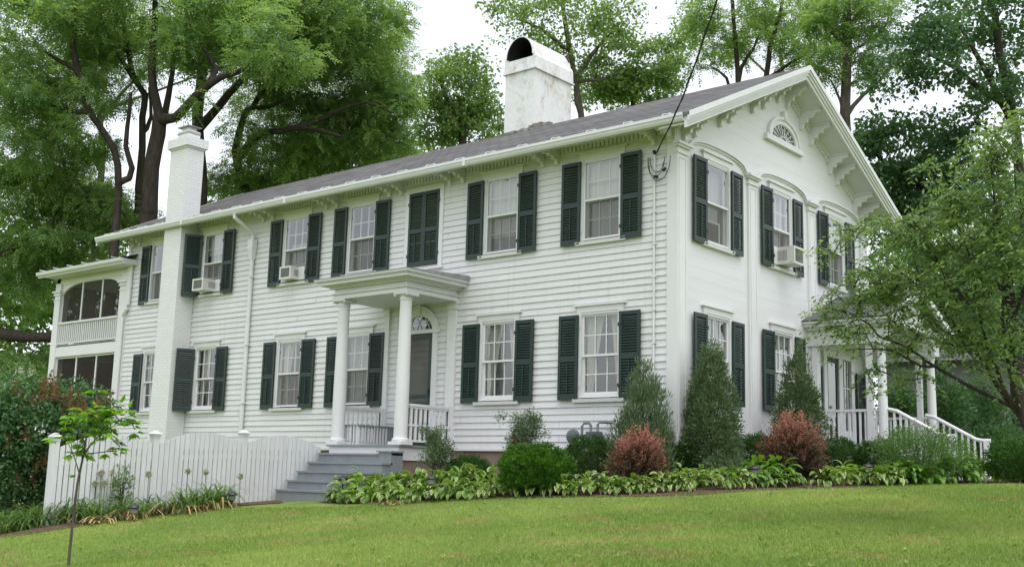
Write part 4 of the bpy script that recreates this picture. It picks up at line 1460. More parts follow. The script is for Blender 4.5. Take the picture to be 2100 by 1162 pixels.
def build_sleeping_porch():
    """two storey screened porch at the far left end"""
    x0, x1, yb = -19.97, -16.42, 3.6
    mb = MB()
    for x in (x0 + .14, x1 - .14):
        for y in (.0, yb):
            mb.box(x - .14, x + .14, y, y + .25, -.5, 5.20)
    for z0, z1, yy in ((3.36, 3.66, .02), (5.36, 5.55, .02)):
        mb.box(x0 + .0, x1, yy, yy + .2, z0, z1)
        mb.box(x0 + .02, x0 + .2, yy, yb, z0, z1)
        mb.box(x0, x1, yb + .03, yb + .2, z0, z1)
    mb.box(x0 + .05, x1, .05, yb, 3.42, 3.60); mb.box(x0 + .05, x1, .05, yb, .50, .65)
    mb.box(x0, x1, .03, .2, .2, .75)
    mb.box(x0 + .1, x1, .02, .05, 3.63, 3.67)
    P = part(mb, 'sleeping_porch', TRIM)
    # arched spandrel of the upper opening
    n = 16
    a0, a1 = x0 + .28, x1 - .28
    m = MB()
    lo = []
    for i in range(n + 1):
        t = -1 + 2 * i / n
        lo.append(((a0 + a1) / 2 + t * (a1 - a0) / 2, 5.06 + .28 * (1 - abs(t) ** 4.5)))
    for i in range(n):
        a, b = lo[i], lo[i + 1]
        m.hexa([(a[0], .05, a[1]), (b[0], .05, b[1]), (b[0], .18, b[1]), (a[0], .18, a[1])], [(a[0], .05, 5.40), (b[0], .05, 5.40), (b[0], .18, 5.40), (a[0], .18, 5.40)])
    part(m, 'arched_spandrel', TRIM, P)
    for x in (x0 + .14, x1 - .14):
        c = MB()
        c.box(x - .17, x + .17, -.03, .28, 5.06, 5.10); c.box(x - .20, x + .20, -.06, .30, 5.14, 5.19); c.box(x - .16, x + .16, -.02, .27, 5.10, 5.14); c.box(x - .16, x + .16, -.015, .27, 4.94, 4.97)
        c.box(x - .14, x + .14, .0, .25, 5.19, 5.40)
        part(c, 'capital', TRIM, P)
    for z0, z1 in ((4.30, 5.36), (.75, 3.34)):
        m = MB()
        w3 = (a1 - a0) / 3
        for k in (0, 1, 2, 3):
            x = a0 + k * w3
            m.box(x - .028, x + .028, .085, .125, z0, z1)
        if z0 < 1:
            m.box(a0, a1, .087, .123, 2.19, 2.25); m.box(a0, a1, .087, .123, 3.31, 3.355)
        part(m, 'screen_frame', TRIM, P)
        m = MB()
        m.face([(a0, .10, z0), (a1, .10, z0), (a1, .10, z1), (a0, .10, z1)])
        if z0 > 1:
            m.face([(x0 + .1, .2, z0), (x0 + .1, yb, z0), (x0 + .1, yb, z1), (x0 + .1, .2, z1)])
        part(m, 'screen', M['porch_screen'], P)
    m = MB()
    m.box(a0 - .02, a1 + .02, .0, .075, 4.25, 4.30); m.box(a0, a1, .02, .06, 3.70, 3.73)
    x = a0 + .04
    while x < a1:
        m.box(x - .018, x + .018, .028, .06, 3.73, 4.25); x += .098
    part(m, 'railing', TRIM, P)
    m = MB()
    m.box(x0 + .1, x1, yb - .05, yb - .02, .6, 3.4)
    m.box(x0 + .9, x1, yb - .05, yb - .02, 3.6, 5.4)  # added dark sheet, keeps bright sky out of the upper screens
    m.box(x0 + .1, x0 + .13, .3, yb - .05, .6, 3.4)
    part(m, 'dark_backing', DARKIN, P)
    r = MB()
    ey, ez = -.42, 5.68
    xr, xl = -15.95, -20.20
    r.hexa([(xl, ey, ez - .02), (xr, ey, ez - .02), (xr, .0, ez + .12), (xl, .0, ez + .12)], [(xl, ey, ez), (xr, ey, ez), (xr, .0, ez + .15), (xl, .0, ez + .15)])
    r.hexa([(xl, .0, ez + .12), (-16.37, .0, ez + .12), (-16.37, yb + .4, ez + .5), (xl, yb + .4, ez + .5)], [(xl, .0, ez + .15), (-16.37, .0, ez + .15), (-16.37, yb + .4, ez + .55), (xl, yb + .4, ez + .55)])
    part(r, 'porch_roof', M['gray_asphalt_shingle'], P)
    r = MB()
    r.box(xl + .02, xr - .02, ey + .03, -.02, 5.52, 5.555); r.box(xl + .02, x0, ey + .03, yb + .3, 5.52, 5.555)
    r.box(xl, xr, ey, ey + .03, 5.52, 5.655); r.box(xr - .03, xr, ey + .03, -.02, 5.521, 5.655); r.box(xl, xl + .03, ey + .03, yb + .3, 5.521, 5.655)
    r.prism([(ey, 5.655), (ey, 5.56), (ey - .03, 5.555), (ey - .07, 5.59), (ey - .085, 5.66), (ey - .07, 5.66), (ey - .055, 5.60), (ey - .03, 5.575), (ey - .012, 5.655)], 'x', xl, xr)
    x = xl + .2
    while x < xr:
        r.box(x, x + .025, ey - .085, ey + .18, 5.70, 5.725); x += .72
    r.box(x0 + .05, x1, .1, yb, 5.36, 5.40)
    part(r, 'porch_cornice', TRIM, P)


def build_pipes():
    m = MB()
    xd = -11.15
    m.tube([(xd - .05, -.60, 6.14), (xd - .05, -.59, 6.05), (xd - .02, -.42, 5.95), (xd, -.14, 5.80), (xd, -.09, 5.70), (xd, -.085, 5.55)], .045, 8)
    m.box(xd - .09, xd + .09, -.16, -.03, 5.42, 5.62)
    m.hexa([(xd - .055, -.12, 5.16), (xd + .055, -.12, 5.16), (xd + .055, -.03, 5.16), (xd - .055, -.03, 5.16)], [(xd - .09, -.16, 5.42), (xd + .09, -.16, 5.42), (xd + .09, -.03, 5.42), (xd - .09, -.03, 5.42)])
    m.tube([(xd, -.075, 5.2), (xd, -.075, .3)], .05, 10)
    for z in (4.75, 3.2, 1.9):
        m.box(xd - .065, xd + .065, -.13, -.02, z, z + .03)
    part(m, 'downspout', TRIM)
    m = MB()
    m.tube([(-16.12, -.07, 5.52), (-16.12, -.07, 4.52), (-16.17, -.08, 4.42), (-16.30, -.09, 4.28), (-16.33, -.08, 4.18), (-16.33, -.08, .3)], .045, 10)
    part(m, 'downspout', TRIM)
    m = MB()
    m.tube([(-.40, -.045, 5.86), (-.40, -.045, 1.9)], .019, 8)
    for z in np.arange(2.1, 5.8, .55):
        m.box(-.435, -.365, -.068, -.02, z, z + .02)
    part(m, 'conduit', TRIM)


build_walls(); build_roof(); build_windows(); build_chimneys(); build_entry_porch(); build_side_porch(); build_sleeping_porch(); build_pipes()
#@@PART3@@
# ------------------------------------------------------------------ small things about the house
def air_conditioner(x, y, z, rz, label, w=.50, h=.33, d=.42):
    t = empty('air_conditioner', (x, y, z), rz)
    tag(t, label, 'air conditioner')
    m = MB()
    m.box(-w / 2, w / 2, -d, .05, 0, .015); m.box(-w / 2, w / 2, -d, .05, h - .015, h)
    m.box(-w / 2, -w / 2 + .015, -d, .05, .015, h - .015); m.box(w / 2 - .015, w / 2, -d, .05, .015, h - .015)
    m.box(-w / 2 + .015, w / 2 - .015, -d, -d + .012, .015, .04); m.box(-w / 2 + .015, w / 2 - .015, -d, -d + .012, h - .04, h - .015)
    m.box(-w / 2 + .015, -w / 2 + .045, -d, -d + .012, .04, h - .04); m.box(w / 2 - .045, w / 2 - .015, -d, -d + .012, .04, h - .04)
    m.build('casing', ACM, t)
    g = MB()
    g.box(-w / 2 + .04, w / 2 - .04, -d + .02, -d + .04, .03, h - .03)
    for k in range(14):
        zz = .045 + k * (h - .09) / 13
        g.box(-w / 2 + .045, w / 2 - .045, -d + .008, -d + .02, zz - .004, zz + .004)
    g.build('grille', ACGRILL, t)
    v = MB()
    for s in (-1, 1):
        for k in range(7):
            yy = -d * .55 + k * .028
            v.box(s * w / 2 - .004, s * w / 2 + .004, yy, yy + .014, .07, h - .07)
    v.build('side_vent', ACGRILL, t)
    for a, b in ((-.385, -w / 2 + .001), (w / 2 - .001, .385)):
        f = MB(); f.box(a, b, -.005, .03, 0, h)
        f.build('filler_panel', TRIM, t)


air_conditioner(FAC['E'] - .02, -.05, 4.555, 0, 'beige air conditioner in the upper window between the downspout and the porch roof', .38, .28, .22)
air_conditioner(FAC['F'] - .03, -.05, 4.55, 0, 'beige air conditioner in the upper window beside the small brick chimney', .42, .28, .34)
air_conditioner(.05, GAB[1] - .02, ZG_UP + .03, math.pi / 2, 'white boxy air conditioner jutting from the middle gable window', .42, .33, .34)
air_conditioner(-.13, GAB[0] - .05, ZG_UP + .03, math.pi / 2, 'gray air conditioner set inside the gable window nearest the house corner', .46, .40, .10)


def gas_meter():
    x, z = -1.55, .98
    t = empty('gas_meter', (x, -.25, gz(x, -.25)))
    tag(t, 'blue gray gas meter with pipes against the white siding', 'gas meter')
    b = t.location.z
    m = MB()
    z0 = z - b + .0
    m.hexa([(-.0, -.09, z0 - .05), (.26, -.09, z0 - .05), (.26, .09, z0 - .05), (0, .09, z0 - .05)], [(.02, -.085, z0 + .24), (.24, -.085, z0 + .24), (.24, .085, z0 + .24), (.02, .085, z0 + .24)])
    m.box(-.01, .27, -.10, .10, z0 + .05, z0 + .075)
    m.box(.05, .21, -.105, -.085, z0 + .11, z0 + .21)
    m.build('meter_box', METERG, t)
    p = MB()
    p.tube([(.06, 0, z0 + .22), (.06, 0, z0 + .34), (.03, 0, z0 + .38), (-.08, 0, z0 + .38), (-.12, 0, z0 + .34), (-.12, 0, 0)], .024, 10)
    p.tube([(.20, 0, z0 + .22), (.20, 0, z0 + .36), (.23, 0, z0 + .39), (.34, 0, z0 + .39), (.34, .2, z0 + .39)], .022, 10)
    p.tube([(-.12, 0, z0 + .16), (-.30, 0, z0 + .16)], .026, 10)
    p.build('pipe', METERG, t, smooth=True)
    r = MB()
    r.tube([(-.29, -.075, z0 + .16), (-.29, -.06, z0 + .16), (-.29, -.02, z0 + .16), (-.29, .0, z0 + .16), (-.29, .03, z0 + .16)], [.06, .115, .125, .125, .08], 18)
    r.tube([(-.29, -.02, z0 + .06), (-.29, -.02, z0 - .02)], .035, 10)
    r.build('regulator', METERG, t)


gas_meter()


def overhead_cable():
    a = np.array([-.36, -.06, 5.86])
    far = DP(1470, 0, 15.0)
    d = far - a
    n = 44
    pts = []
    for i in range(n + 1):
        t = 2.1 * i / n
        p = a + d * t
        p[2] -= .34 * math.sin(min(t, 1.0) * math.pi) * .5
        pts.append(p)
    m = MB()
    m.tube(pts, .011, 6)
    ph = [p + np.array([.014 * math.cos(i * 1.3), .014 * math.sin(i * 1.3), .012 * math.cos(i * 1.3)]) for i, p in enumerate(pts)]
    m.tube(ph, .011, 6)
    o = m.build('overhead_cable', CABLE)
    tag(o, 'twisted black service cable running from the house corner up to the sky', 'cable')
    # drip loops at the wall
    l = MB()
    for cx, rx, rz in ((-.38, .22, .34), (-.33, .17, .22), (-.36, .28, .42)):
        q = []
        for i in range(21):
            u = math.pi * i / 20
            q.append((cx - .06 + rx * (1 - math.cos(u)) / 2 * 1.5 - .06, -.09 - .03 * math.sin(u), 5.80 - rz * math.sin(u) ** .8 - .12 * i / 20 * (1 if rx < .18 else .3)))
        l.tube(q, .006, 6)
    l.tube([(-.37, -.1, 5.45), (-.30, -.1, 5.435)], .026, 8)
    l.tube([(-.20, -.1, 5.53), (-.14, -.1, 5.56)], .026, 8)
    l.tube([(-.40, -.06, 5.90), (-.37, -.08, 5.86)], .03, 8)
    loop = l.build('drip_loop', CABLE)
    loop.parent = o


overhead_cable()


def path_light(u, v, dep, label):
    p = DP(u, v, dep)
    g = gz(p[0], p[1])
    t = empty('path_light', (p[0], p[1], g))
    tag(t, label, 'path light', 'black garden path lights')
    h = max(p[2] - g, .18)
    m = MB(); m.tube([(0, 0, -.1), (0, 0, h - .05)], .011, 8); m.build('stem', BLACK, t)
    m = MB(); m.lathe(0, 0, [(.03, h - .07), (.055, h - .05), (.06, h + .0), (.06, h + .01)], 16); m.build('lens', ACGRILL, t)
    m = MB(); m.lathe(0, 0, [(.06, h + .012), (.088, h + .016), (.092, h + .03), (.075, h + .05), (.072, h + .055), (.05, h + .068), (.018, h + .075), (.012, h + .09)], 18); m.build('cap', BLACK, t)


path_light(275, 1045, 16.9, 'black mushroom path light among dry leaves before the middle of the picket fence')
path_light(475, 1022, 18.2, 'black mushroom path light near the foot of the gray steps by the fence')
path_light(703, 985, 19.2, 'black path light at the end of the hosta bed beside the gray steps')
path_light(885, 984, 17.6, 'black path light between tall hostas below the small bare juniper')
path_light(1225, 980, 16.5, 'black path light in the hostas below the gas meter')
path_light(1548, 964, 17.0, 'black path light in the hostas between the tall cone and the larger red barberry')
path_light(1780, 960, 18.2, 'black path light in the hostas before the side porch balustrade')


def picket_fence():
    xf = -6.86
    ys = [-6.72, -4.99, -3.22, -1.40]
    tops = [.90, 1.02, 1.12, 1.08]
    t = empty('picket_fence', (xf, -4, gz(xf, -4)))
    tag(t, 'white picket fence with scalloped tops and capped posts running to the gray steps', 'fence')
    off = Vector(t.location)
    for y, z in list(zip(ys, tops))[:3]:
        m = MB()
        m.box(xf - .055, xf + .055, y - .055, y + .055, -1.2, z - .06)
        o = m.build('post', FENCEW, t); o.location = -off
        c = MB()
        c.box(xf - .075, xf + .075, y - .075, y + .075, z - .06, z - .035)
        c.box(xf - .062, xf + .062, y - .062, y + .062, z - .10, z - .06)
        c.hexa([(xf - .085, y - .085, z - .035), (xf + .085, y - .085, z - .035), (xf + .085, y + .085, z - .035), (xf - .085, y + .085, z - .035)],
               [(xf - .02, y - .02, z + .02), (xf + .02, y - .02, z + .02), (xf + .02, y + .02, z + .02), (xf - .02, y + .02, z + .02)])
        k = c.build('post_cap', FENCEW, o)
    r = random.Random(3)
    for k in range(3):
        m = MB()
        a, b = ys[k] + .065, ys[k + 1] - .065
        n = 17
        pit = (b - a) / n
        zs0, zs1 = tops[k] - .19, tops[k + 1] - .19
        for i in range(n):
            y0 = a + i * pit + .008 + r.uniform(-.002, .002)
            y1 = a + (i + 1) * pit - .011 + r.uniform(-.002, .002)
            f = (i + .5) / n
            z = zs0 + (zs1 - zs0) * f + .17 * math.sin(math.pi * f) - .0 + r.uniform(-.004, .004)
            dx = r.uniform(-.003, .003)
            f2 = f + .5 / n
            dz = .17 * (math.sin(math.pi * min(1, f + .5 / n)) - math.sin(math.pi * (f - .5 / n)))
            m.hexa([(xf + .03 + dx, y0, -1.2), (xf + .048 + dx, y0, -1.2), (xf + .048 + dx, y1, -1.2), (xf + .03 + dx, y1, -1.2)],
                   [(xf + .03 + dx, y0, z - dz / 2), (xf + .048 + dx, y0, z - dz / 2), (xf + .048 + dx, y1, z + dz / 2), (xf + .03 + dx, y1, z + dz / 2)])
        for dz in (.28, .95):
            m.hexa([(xf - .02, a - .02, zs0 - dz), (xf + .029, a - .02, zs0 - dz), (xf + .029, b + .02, zs1 - dz), (xf - .02, b + .02, zs1 - dz)],
                   [(xf - .02, a - .02, zs0 - dz + .08), (xf + .029, a - .02, zs0 - dz + .08), (xf + .029, b + .02, zs1 - dz + .08), (xf - .02, b + .02, zs1 - dz + .08)])
        o = m.build('picket_panel', FENCEW, t); o.location = -off


picket_fence()


def neighbour_house():
    """shaded white house beyond the right end, behind the trees"""
    o = DP(1990, 800, 40)
    x, y = o[0], o[1]
    z = gz(x, y)
    t = empty('neighbour_house', (x, y, z), math.radians(8))
    tag(t, 'shaded white house with dark windows glimpsed behind the side porch and trees', 'house')
    m = MB()
    clap_rows(m, lambda q: -3.2, lambda q: 7, 0, 4.6, .12, .015, [(c - .42, c + .42, 1.5, 3.0) for c in (-2.1, .6, 3.0)], seed=9)
    m.face([(-3.2, 0, 0), (-3.2, 6, 0), (-3.2, 6, 4.6), (-3.2, 0, 4.6)])
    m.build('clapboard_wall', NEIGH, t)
    m = MB()
    m.box(-3.19, 7, .3, .4, 0, 4.6)
    m.build('dark_backing', DARKIN, t)  # dark backing behind the windows, as in the main house
    m = MB()
    for s in (0, 1):
        m.face([(-3.6, -.5, 4.5), (7.4, -.5, 4.5), (7.4, 3, 6.6), (-3.6, 3, 6.6)] if s == 0 else [(-3.6, 6.5, 4.5), (-3.6, 3, 6.6), (7.4, 3, 6.6), (7.4, 6.5, 4.5)], 0, [(0, 0), (11, 0), (11, 4), (0, 4)])
    m.build('roof', M['gray_asphalt_shingle'], t)
    for c in (-2.1, .6, 3.0):
        w_ = MB()
        w_.box(c - .5, c - .40, -.04, .05, 1.4, 3.1); w_.box(c + .40, c + .5, -.04, .05, 1.4, 3.1); w_.box(c - .4, c + .4, -.04, .05, 3.0, 3.1); w_.box(c - .5, c + .5, -.06, .05, 1.4, 1.5)
        for k in (-.14, .14):
            w_.box(c + k - .012, c + k + .012, .0, .03, 1.5, 3.0)
        for zz in (1.87, 2.25, 2.62):
            w_.box(c - .4, c + .4, .0, .03, zz - .015, zz + .015)
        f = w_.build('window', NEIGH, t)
        g = MB(); g.face([(c - .4, .035, 1.5), (c + .4, .035, 1.5), (c + .4, .035, 3.0), (c - .4, .035, 3.0)])
        g.build('pane', M['window_glass'], f)
    # dark fence in front of it
    t = empty('board_fence', (0, 0, 0))
    tag(t, 'dark weathered board fence in the shade below the neighbouring house', 'fence')
    a, b = DP(1985, 900, 30), DP(2200, 905, 27)
    m = MB()
    n = 34
    for i in range(n):
        p = a + (b - a) * i / n; q = a + (b - a) * (i + .8) / n
        g0 = gz(p[0], p[1]) - .2
        m.hexa([(p[0], p[1], g0), (q[0], q[1], g0), (q[0], q[1] + .03, g0), (p[0], p[1] + .03, g0)], [(p[0], p[1], g0 + 1.3), (q[0], q[1], g0 + 1.3), (q[0], q[1] + .03, g0 + 1.3), (p[0], p[1] + .03, g0 + 1.3)])
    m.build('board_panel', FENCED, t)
    m = MB()
    for i in (0, .5, 1):
        p = a + (b - a) * i
        g0 = gz(p[0], p[1]) - .2
        m.box(p[0] - .05, p[0] + .05, p[1] + .03, p[1] + .13, g0, g0 + 1.4)
    m.build('post_row', FENCED, t)


neighbour_house()

# ------------------------------------------------------------------ trees
FH = unit(np.array([FW[0], FW[1], 0.0]))


def ellipse_pts(E, n, r, shell=.6):
    """points in picture-sized ellipsoids (u, v, ru, rv, depth, depth radius) given as real places"""
    u, v, ru, rv, dep, rd = E
    c = DP(u, v, dep)
    if n >= 16:
        nb = max(8, n // 2)
        b = rand_dir(nb, r) * (r.random((nb, 1)) ** (1 / 3 * shell))
        q = b[r.integers(nb, size=n)] + r.normal(size=(n, 3)) * np.array([.15, .11, .15]) * (1.6 if n < 40 else 1.0)
    else:
        q = rand_dir(n, r) * (r.random((n, 1)) ** (1 / 3 * shell))
    return c + R2 * q[:, :1] * (ru * dep / F_PX) + UP * q[:, 1:2] * (rv * dep / F_PX) + FH * q[:, 2:] * rd * .7


def grow(limbs, targets, r, step=.8, bend=.25):
    """join every leaf clump to the nearest limb: nodes, parents, radii"""
    nodes, par, fixed = [], [], []
    for pts, rad, at in limbs:
        prev = at
        pts = [np.array(p, float) for p in pts]
        # subdivide smoothly
        P = []
        for i in range(len(pts) - 1):
            p0, p1, p2, p3 = pts[max(i - 1, 0)], pts[i], pts[i + 1], pts[min(i + 2, len(pts) - 1)]
            m = max(2, int(np.linalg.norm(p2 - p1) / .5))
            for k in range(m):
                t = k / m
                P.append(.5 * ((2 * p1) + (-p0 + p2) * t + (2 * p0 - 5 * p1 + 4 * p2 - p3) * t * t + (-p0 + 3 * p1 - 3 * p2 + p3) * t ** 3))
        P.append(pts[-1])
        if at is not None:       # join to nearest existing node
            A = np.array(nodes)
            prev = int(np.argmin(((A - P[0]) ** 2).sum(1)))
            P = P[1:]
        for k, p in enumerate(P):
            nodes.append(p)
            par.append(-1 if prev is None else prev)
            f = k / max(1, len(P) - 1)
            fixed.append(rad[0] + (rad[1] - rad[0]) * f)
            prev = len(nodes) - 1
    rad = list(fixed)
    tips = []
    if len(targets):
        A = np.array(nodes)
        d = np.sqrt(((targets[:, None, :] - A[None]) ** 2).sum(-1)).min(1)
        for i in np.argsort(d):
            tgt = targets[i]
            A = np.array(nodes)
            dd = A - tgt
            # prefer joints lower than the clump: limbs grow upwards and outwards
            cost = np.sqrt((dd ** 2).sum(1)) + np.clip(dd[:, 2], 0, None) * .7
            j = int(np.argmin(cost))
            L = np.linalg.norm(tgt - A[j])
            m = max(1, int(L / step))
            prev = j
            off = rand_dir(1, r)[0] * L * bend * .5
            off[2] = abs(off[2]) * .6
            base = min(rad[j] * .7, .012 + .022 * L)
            for k in range(1, m + 1):
                t = k / m
                p = A[j] + (tgt - A[j]) * t + off * math.sin(math.pi * t)
                nodes.append(p); par.append(prev)
                rad.append(max(.006, base * (1 - .75 * t)))
                prev = len(nodes) - 1
            tips.append(prev)
    return np.array(nodes), par, np.array(rad), tips


def compound_leaves(C, per, spread, r, L=.34, nl=4, lw=(.135, .052), droop=.35, flat=.6, tone_c=None):
    per = int(per * 1.15)
    spread = np.asarray(spread) * .70
    """per pinnate leaves round each clump centre; arrays for leaf_mesh"""
    n = len(C) * per
    c = np.repeat(C, per, 0)
    s = spread if np.ndim(spread) == 0 else np.repeat(spread, per)[:, None]
    o = rand_dir(n, r) * (r.random((n, 1)) ** .45)
    pos = c + o * s * np.array([1, 1, flat])
    ax = unit(o * np.array([1, 1, .3]) + rand_dir(n, r) * .6 + np.array([0, 0, -droop]))
    side = unit(np.cross(ax, np.array([0, 0, 1.0])) + 1e-6)
    nor = unit(np.cross(side, ax) + rand_dir(n, r) * .35)
    side = unit(np.cross(ax, nor))
    tc = np.repeat(tone_c if tone_c is not None else r.random(len(C)), per)
    tl = np.clip(tc * .85 + r.random(n) * .25 - .05, 0, 1)
    P, A, N, T, Ls = [], [], [], [], []
    for k in range(nl):
        f = (k + .6) / nl
        for sg in (-1, 1):
            P.append(pos + ax * (L * f) + np.array([0, 0, -1.0]) * (L * .25 * f * f))
            A.append(side * sg + ax * .55 + np.array([0, 0, -.25]))
            N.append(nor); T.append(tl); Ls.append(np.full(n, 1 - .25 * abs(f - .5)))
    P.append(pos + ax * L - np.array([0, 0, 1.0]) * (L * .25)); A.append(ax + np.array([0, 0, -.4])); N.append(nor); T.append(tl); Ls.append(np.ones(n))
    P, A, N, T, Ls = [np.concatenate(q) for q in (P, A, N, T, Ls)]
    j = r.normal(size=(len(P), 3)) * .12
    return P, A + j, N + j[::-1], Ls * lw[0], Ls * lw[1], T


def simple_leaves(C, per, spread, r, lw=(.13, .08), flat=.5, droop=.2, up=.6, tone_c=None, hollow=.6):
    n = len(C) * per
    c = np.repeat(C, per, 0)
    s = spread if np.ndim(spread) == 0 else np.repeat(spread, per)[:, None]
    o = rand_dir(n, r) * (r.random((n, 1)) ** hollow)
    pos = c + o * s * np.array([1, 1, flat])
    ax = unit(o * np.array([1, 1, .4]) + rand_dir(n, r) * .8 + np.array([0, 0, -droop]))
    nor = unit(rand_dir(n, r) * .8 + np.array([0, 0, up]))
    tc = np.repeat(tone_c if tone_c is not None else r.random(len(C)), per)
    tl = np.clip(tc * .65 + r.random(n) * .4 - .03, 0, 1)
    sc_ = r.uniform(.7, 1.15, n)
    return pos, ax, nor, lw[0] * sc_, lw[1] * sc_, tl


def tree(name, label, cat, limbs, crowns, leafmat_, barkmat, seed, kind='simple', step=.8, group=None, **lk_):
    """limbs: (points, (radius0, radius1), joined?) ; crowns: (ellipsoid, clumps, clump radius, leaves per clump)"""
    r = np.random.default_rng(seed)
    T, R, PER = [], [], []
    for E, n, cr, per in crowns:
        n, cr, per = int(n * 1.3), cr * .8, max(4, int(per * (.56 if kind == 'compound' else .52)))
        T.append(ellipse_pts(E, n, r)); R.append(np.full(n, cr) * r.uniform(.75, 1.3, n)); PER.append(per)
    Tg = np.concatenate(T)
    # keep clumps above ground
    nodes, par, rad, tips = grow(limbs, Tg, r, step)
    base = nodes[0].copy()
    g = gz(base[0], base[1])
    t = empty(name, (base[0], base[1], g))
    tag(t, label, cat, group)
    o = obj('trunk', wood_mesh('trunk', nodes - np.array([base[0], base[1], g]), par, rad, barkmat, 7), t)
    arrs = []
    for C, rr, per in zip(T, R, PER):
        f = compound_leaves if kind == 'compound' else simple_leaves
        arrs.append(f(C, per, rr, r, **lk_))
    P, A, N, L, W_, tone = [np.concatenate(q) for q in zip(*arrs)]
    obj('crown', leaf_mesh('crown', P - np.array([base[0], base[1], g]), A, N, L, W_, leafmat_, tone), t)
    return t


def limb(pix, dep, r0, r1, join=True):
    """a limb drawn through picture columns at a true depth (depth may drift along it)"""
    pts = []
    for k, q in enumerate(pix):
        d = dep if np.ndim(dep) == 0 else dep[0] + (dep[1] - dep[0]) * k / (len(pix) - 1)
        pts.append(DP(q[0], q[1], d))
    return (pts, (r0, r1), True if join else None)


def stem_from_ground(pix, dep, r0, r1):
    p = DP(*pix[0], dep)
    g = ground_at(pix[0][0], dep)
    b = np.array([p[0] + (g[0] - p[0]) * .0, p[1], gz(p[0], p[1]) - .2])
    pts = [b, (b + p) / 2 + np.array([.05, 0, 0])] + [DP(u, v, dep) for u, v in pix]
    return (pts, (r0 * 1.25, r1), None)


TREES_BACK = 'tall trees behind the white house'
CK = dict(kind='compound', droop=.15, flat=.36)


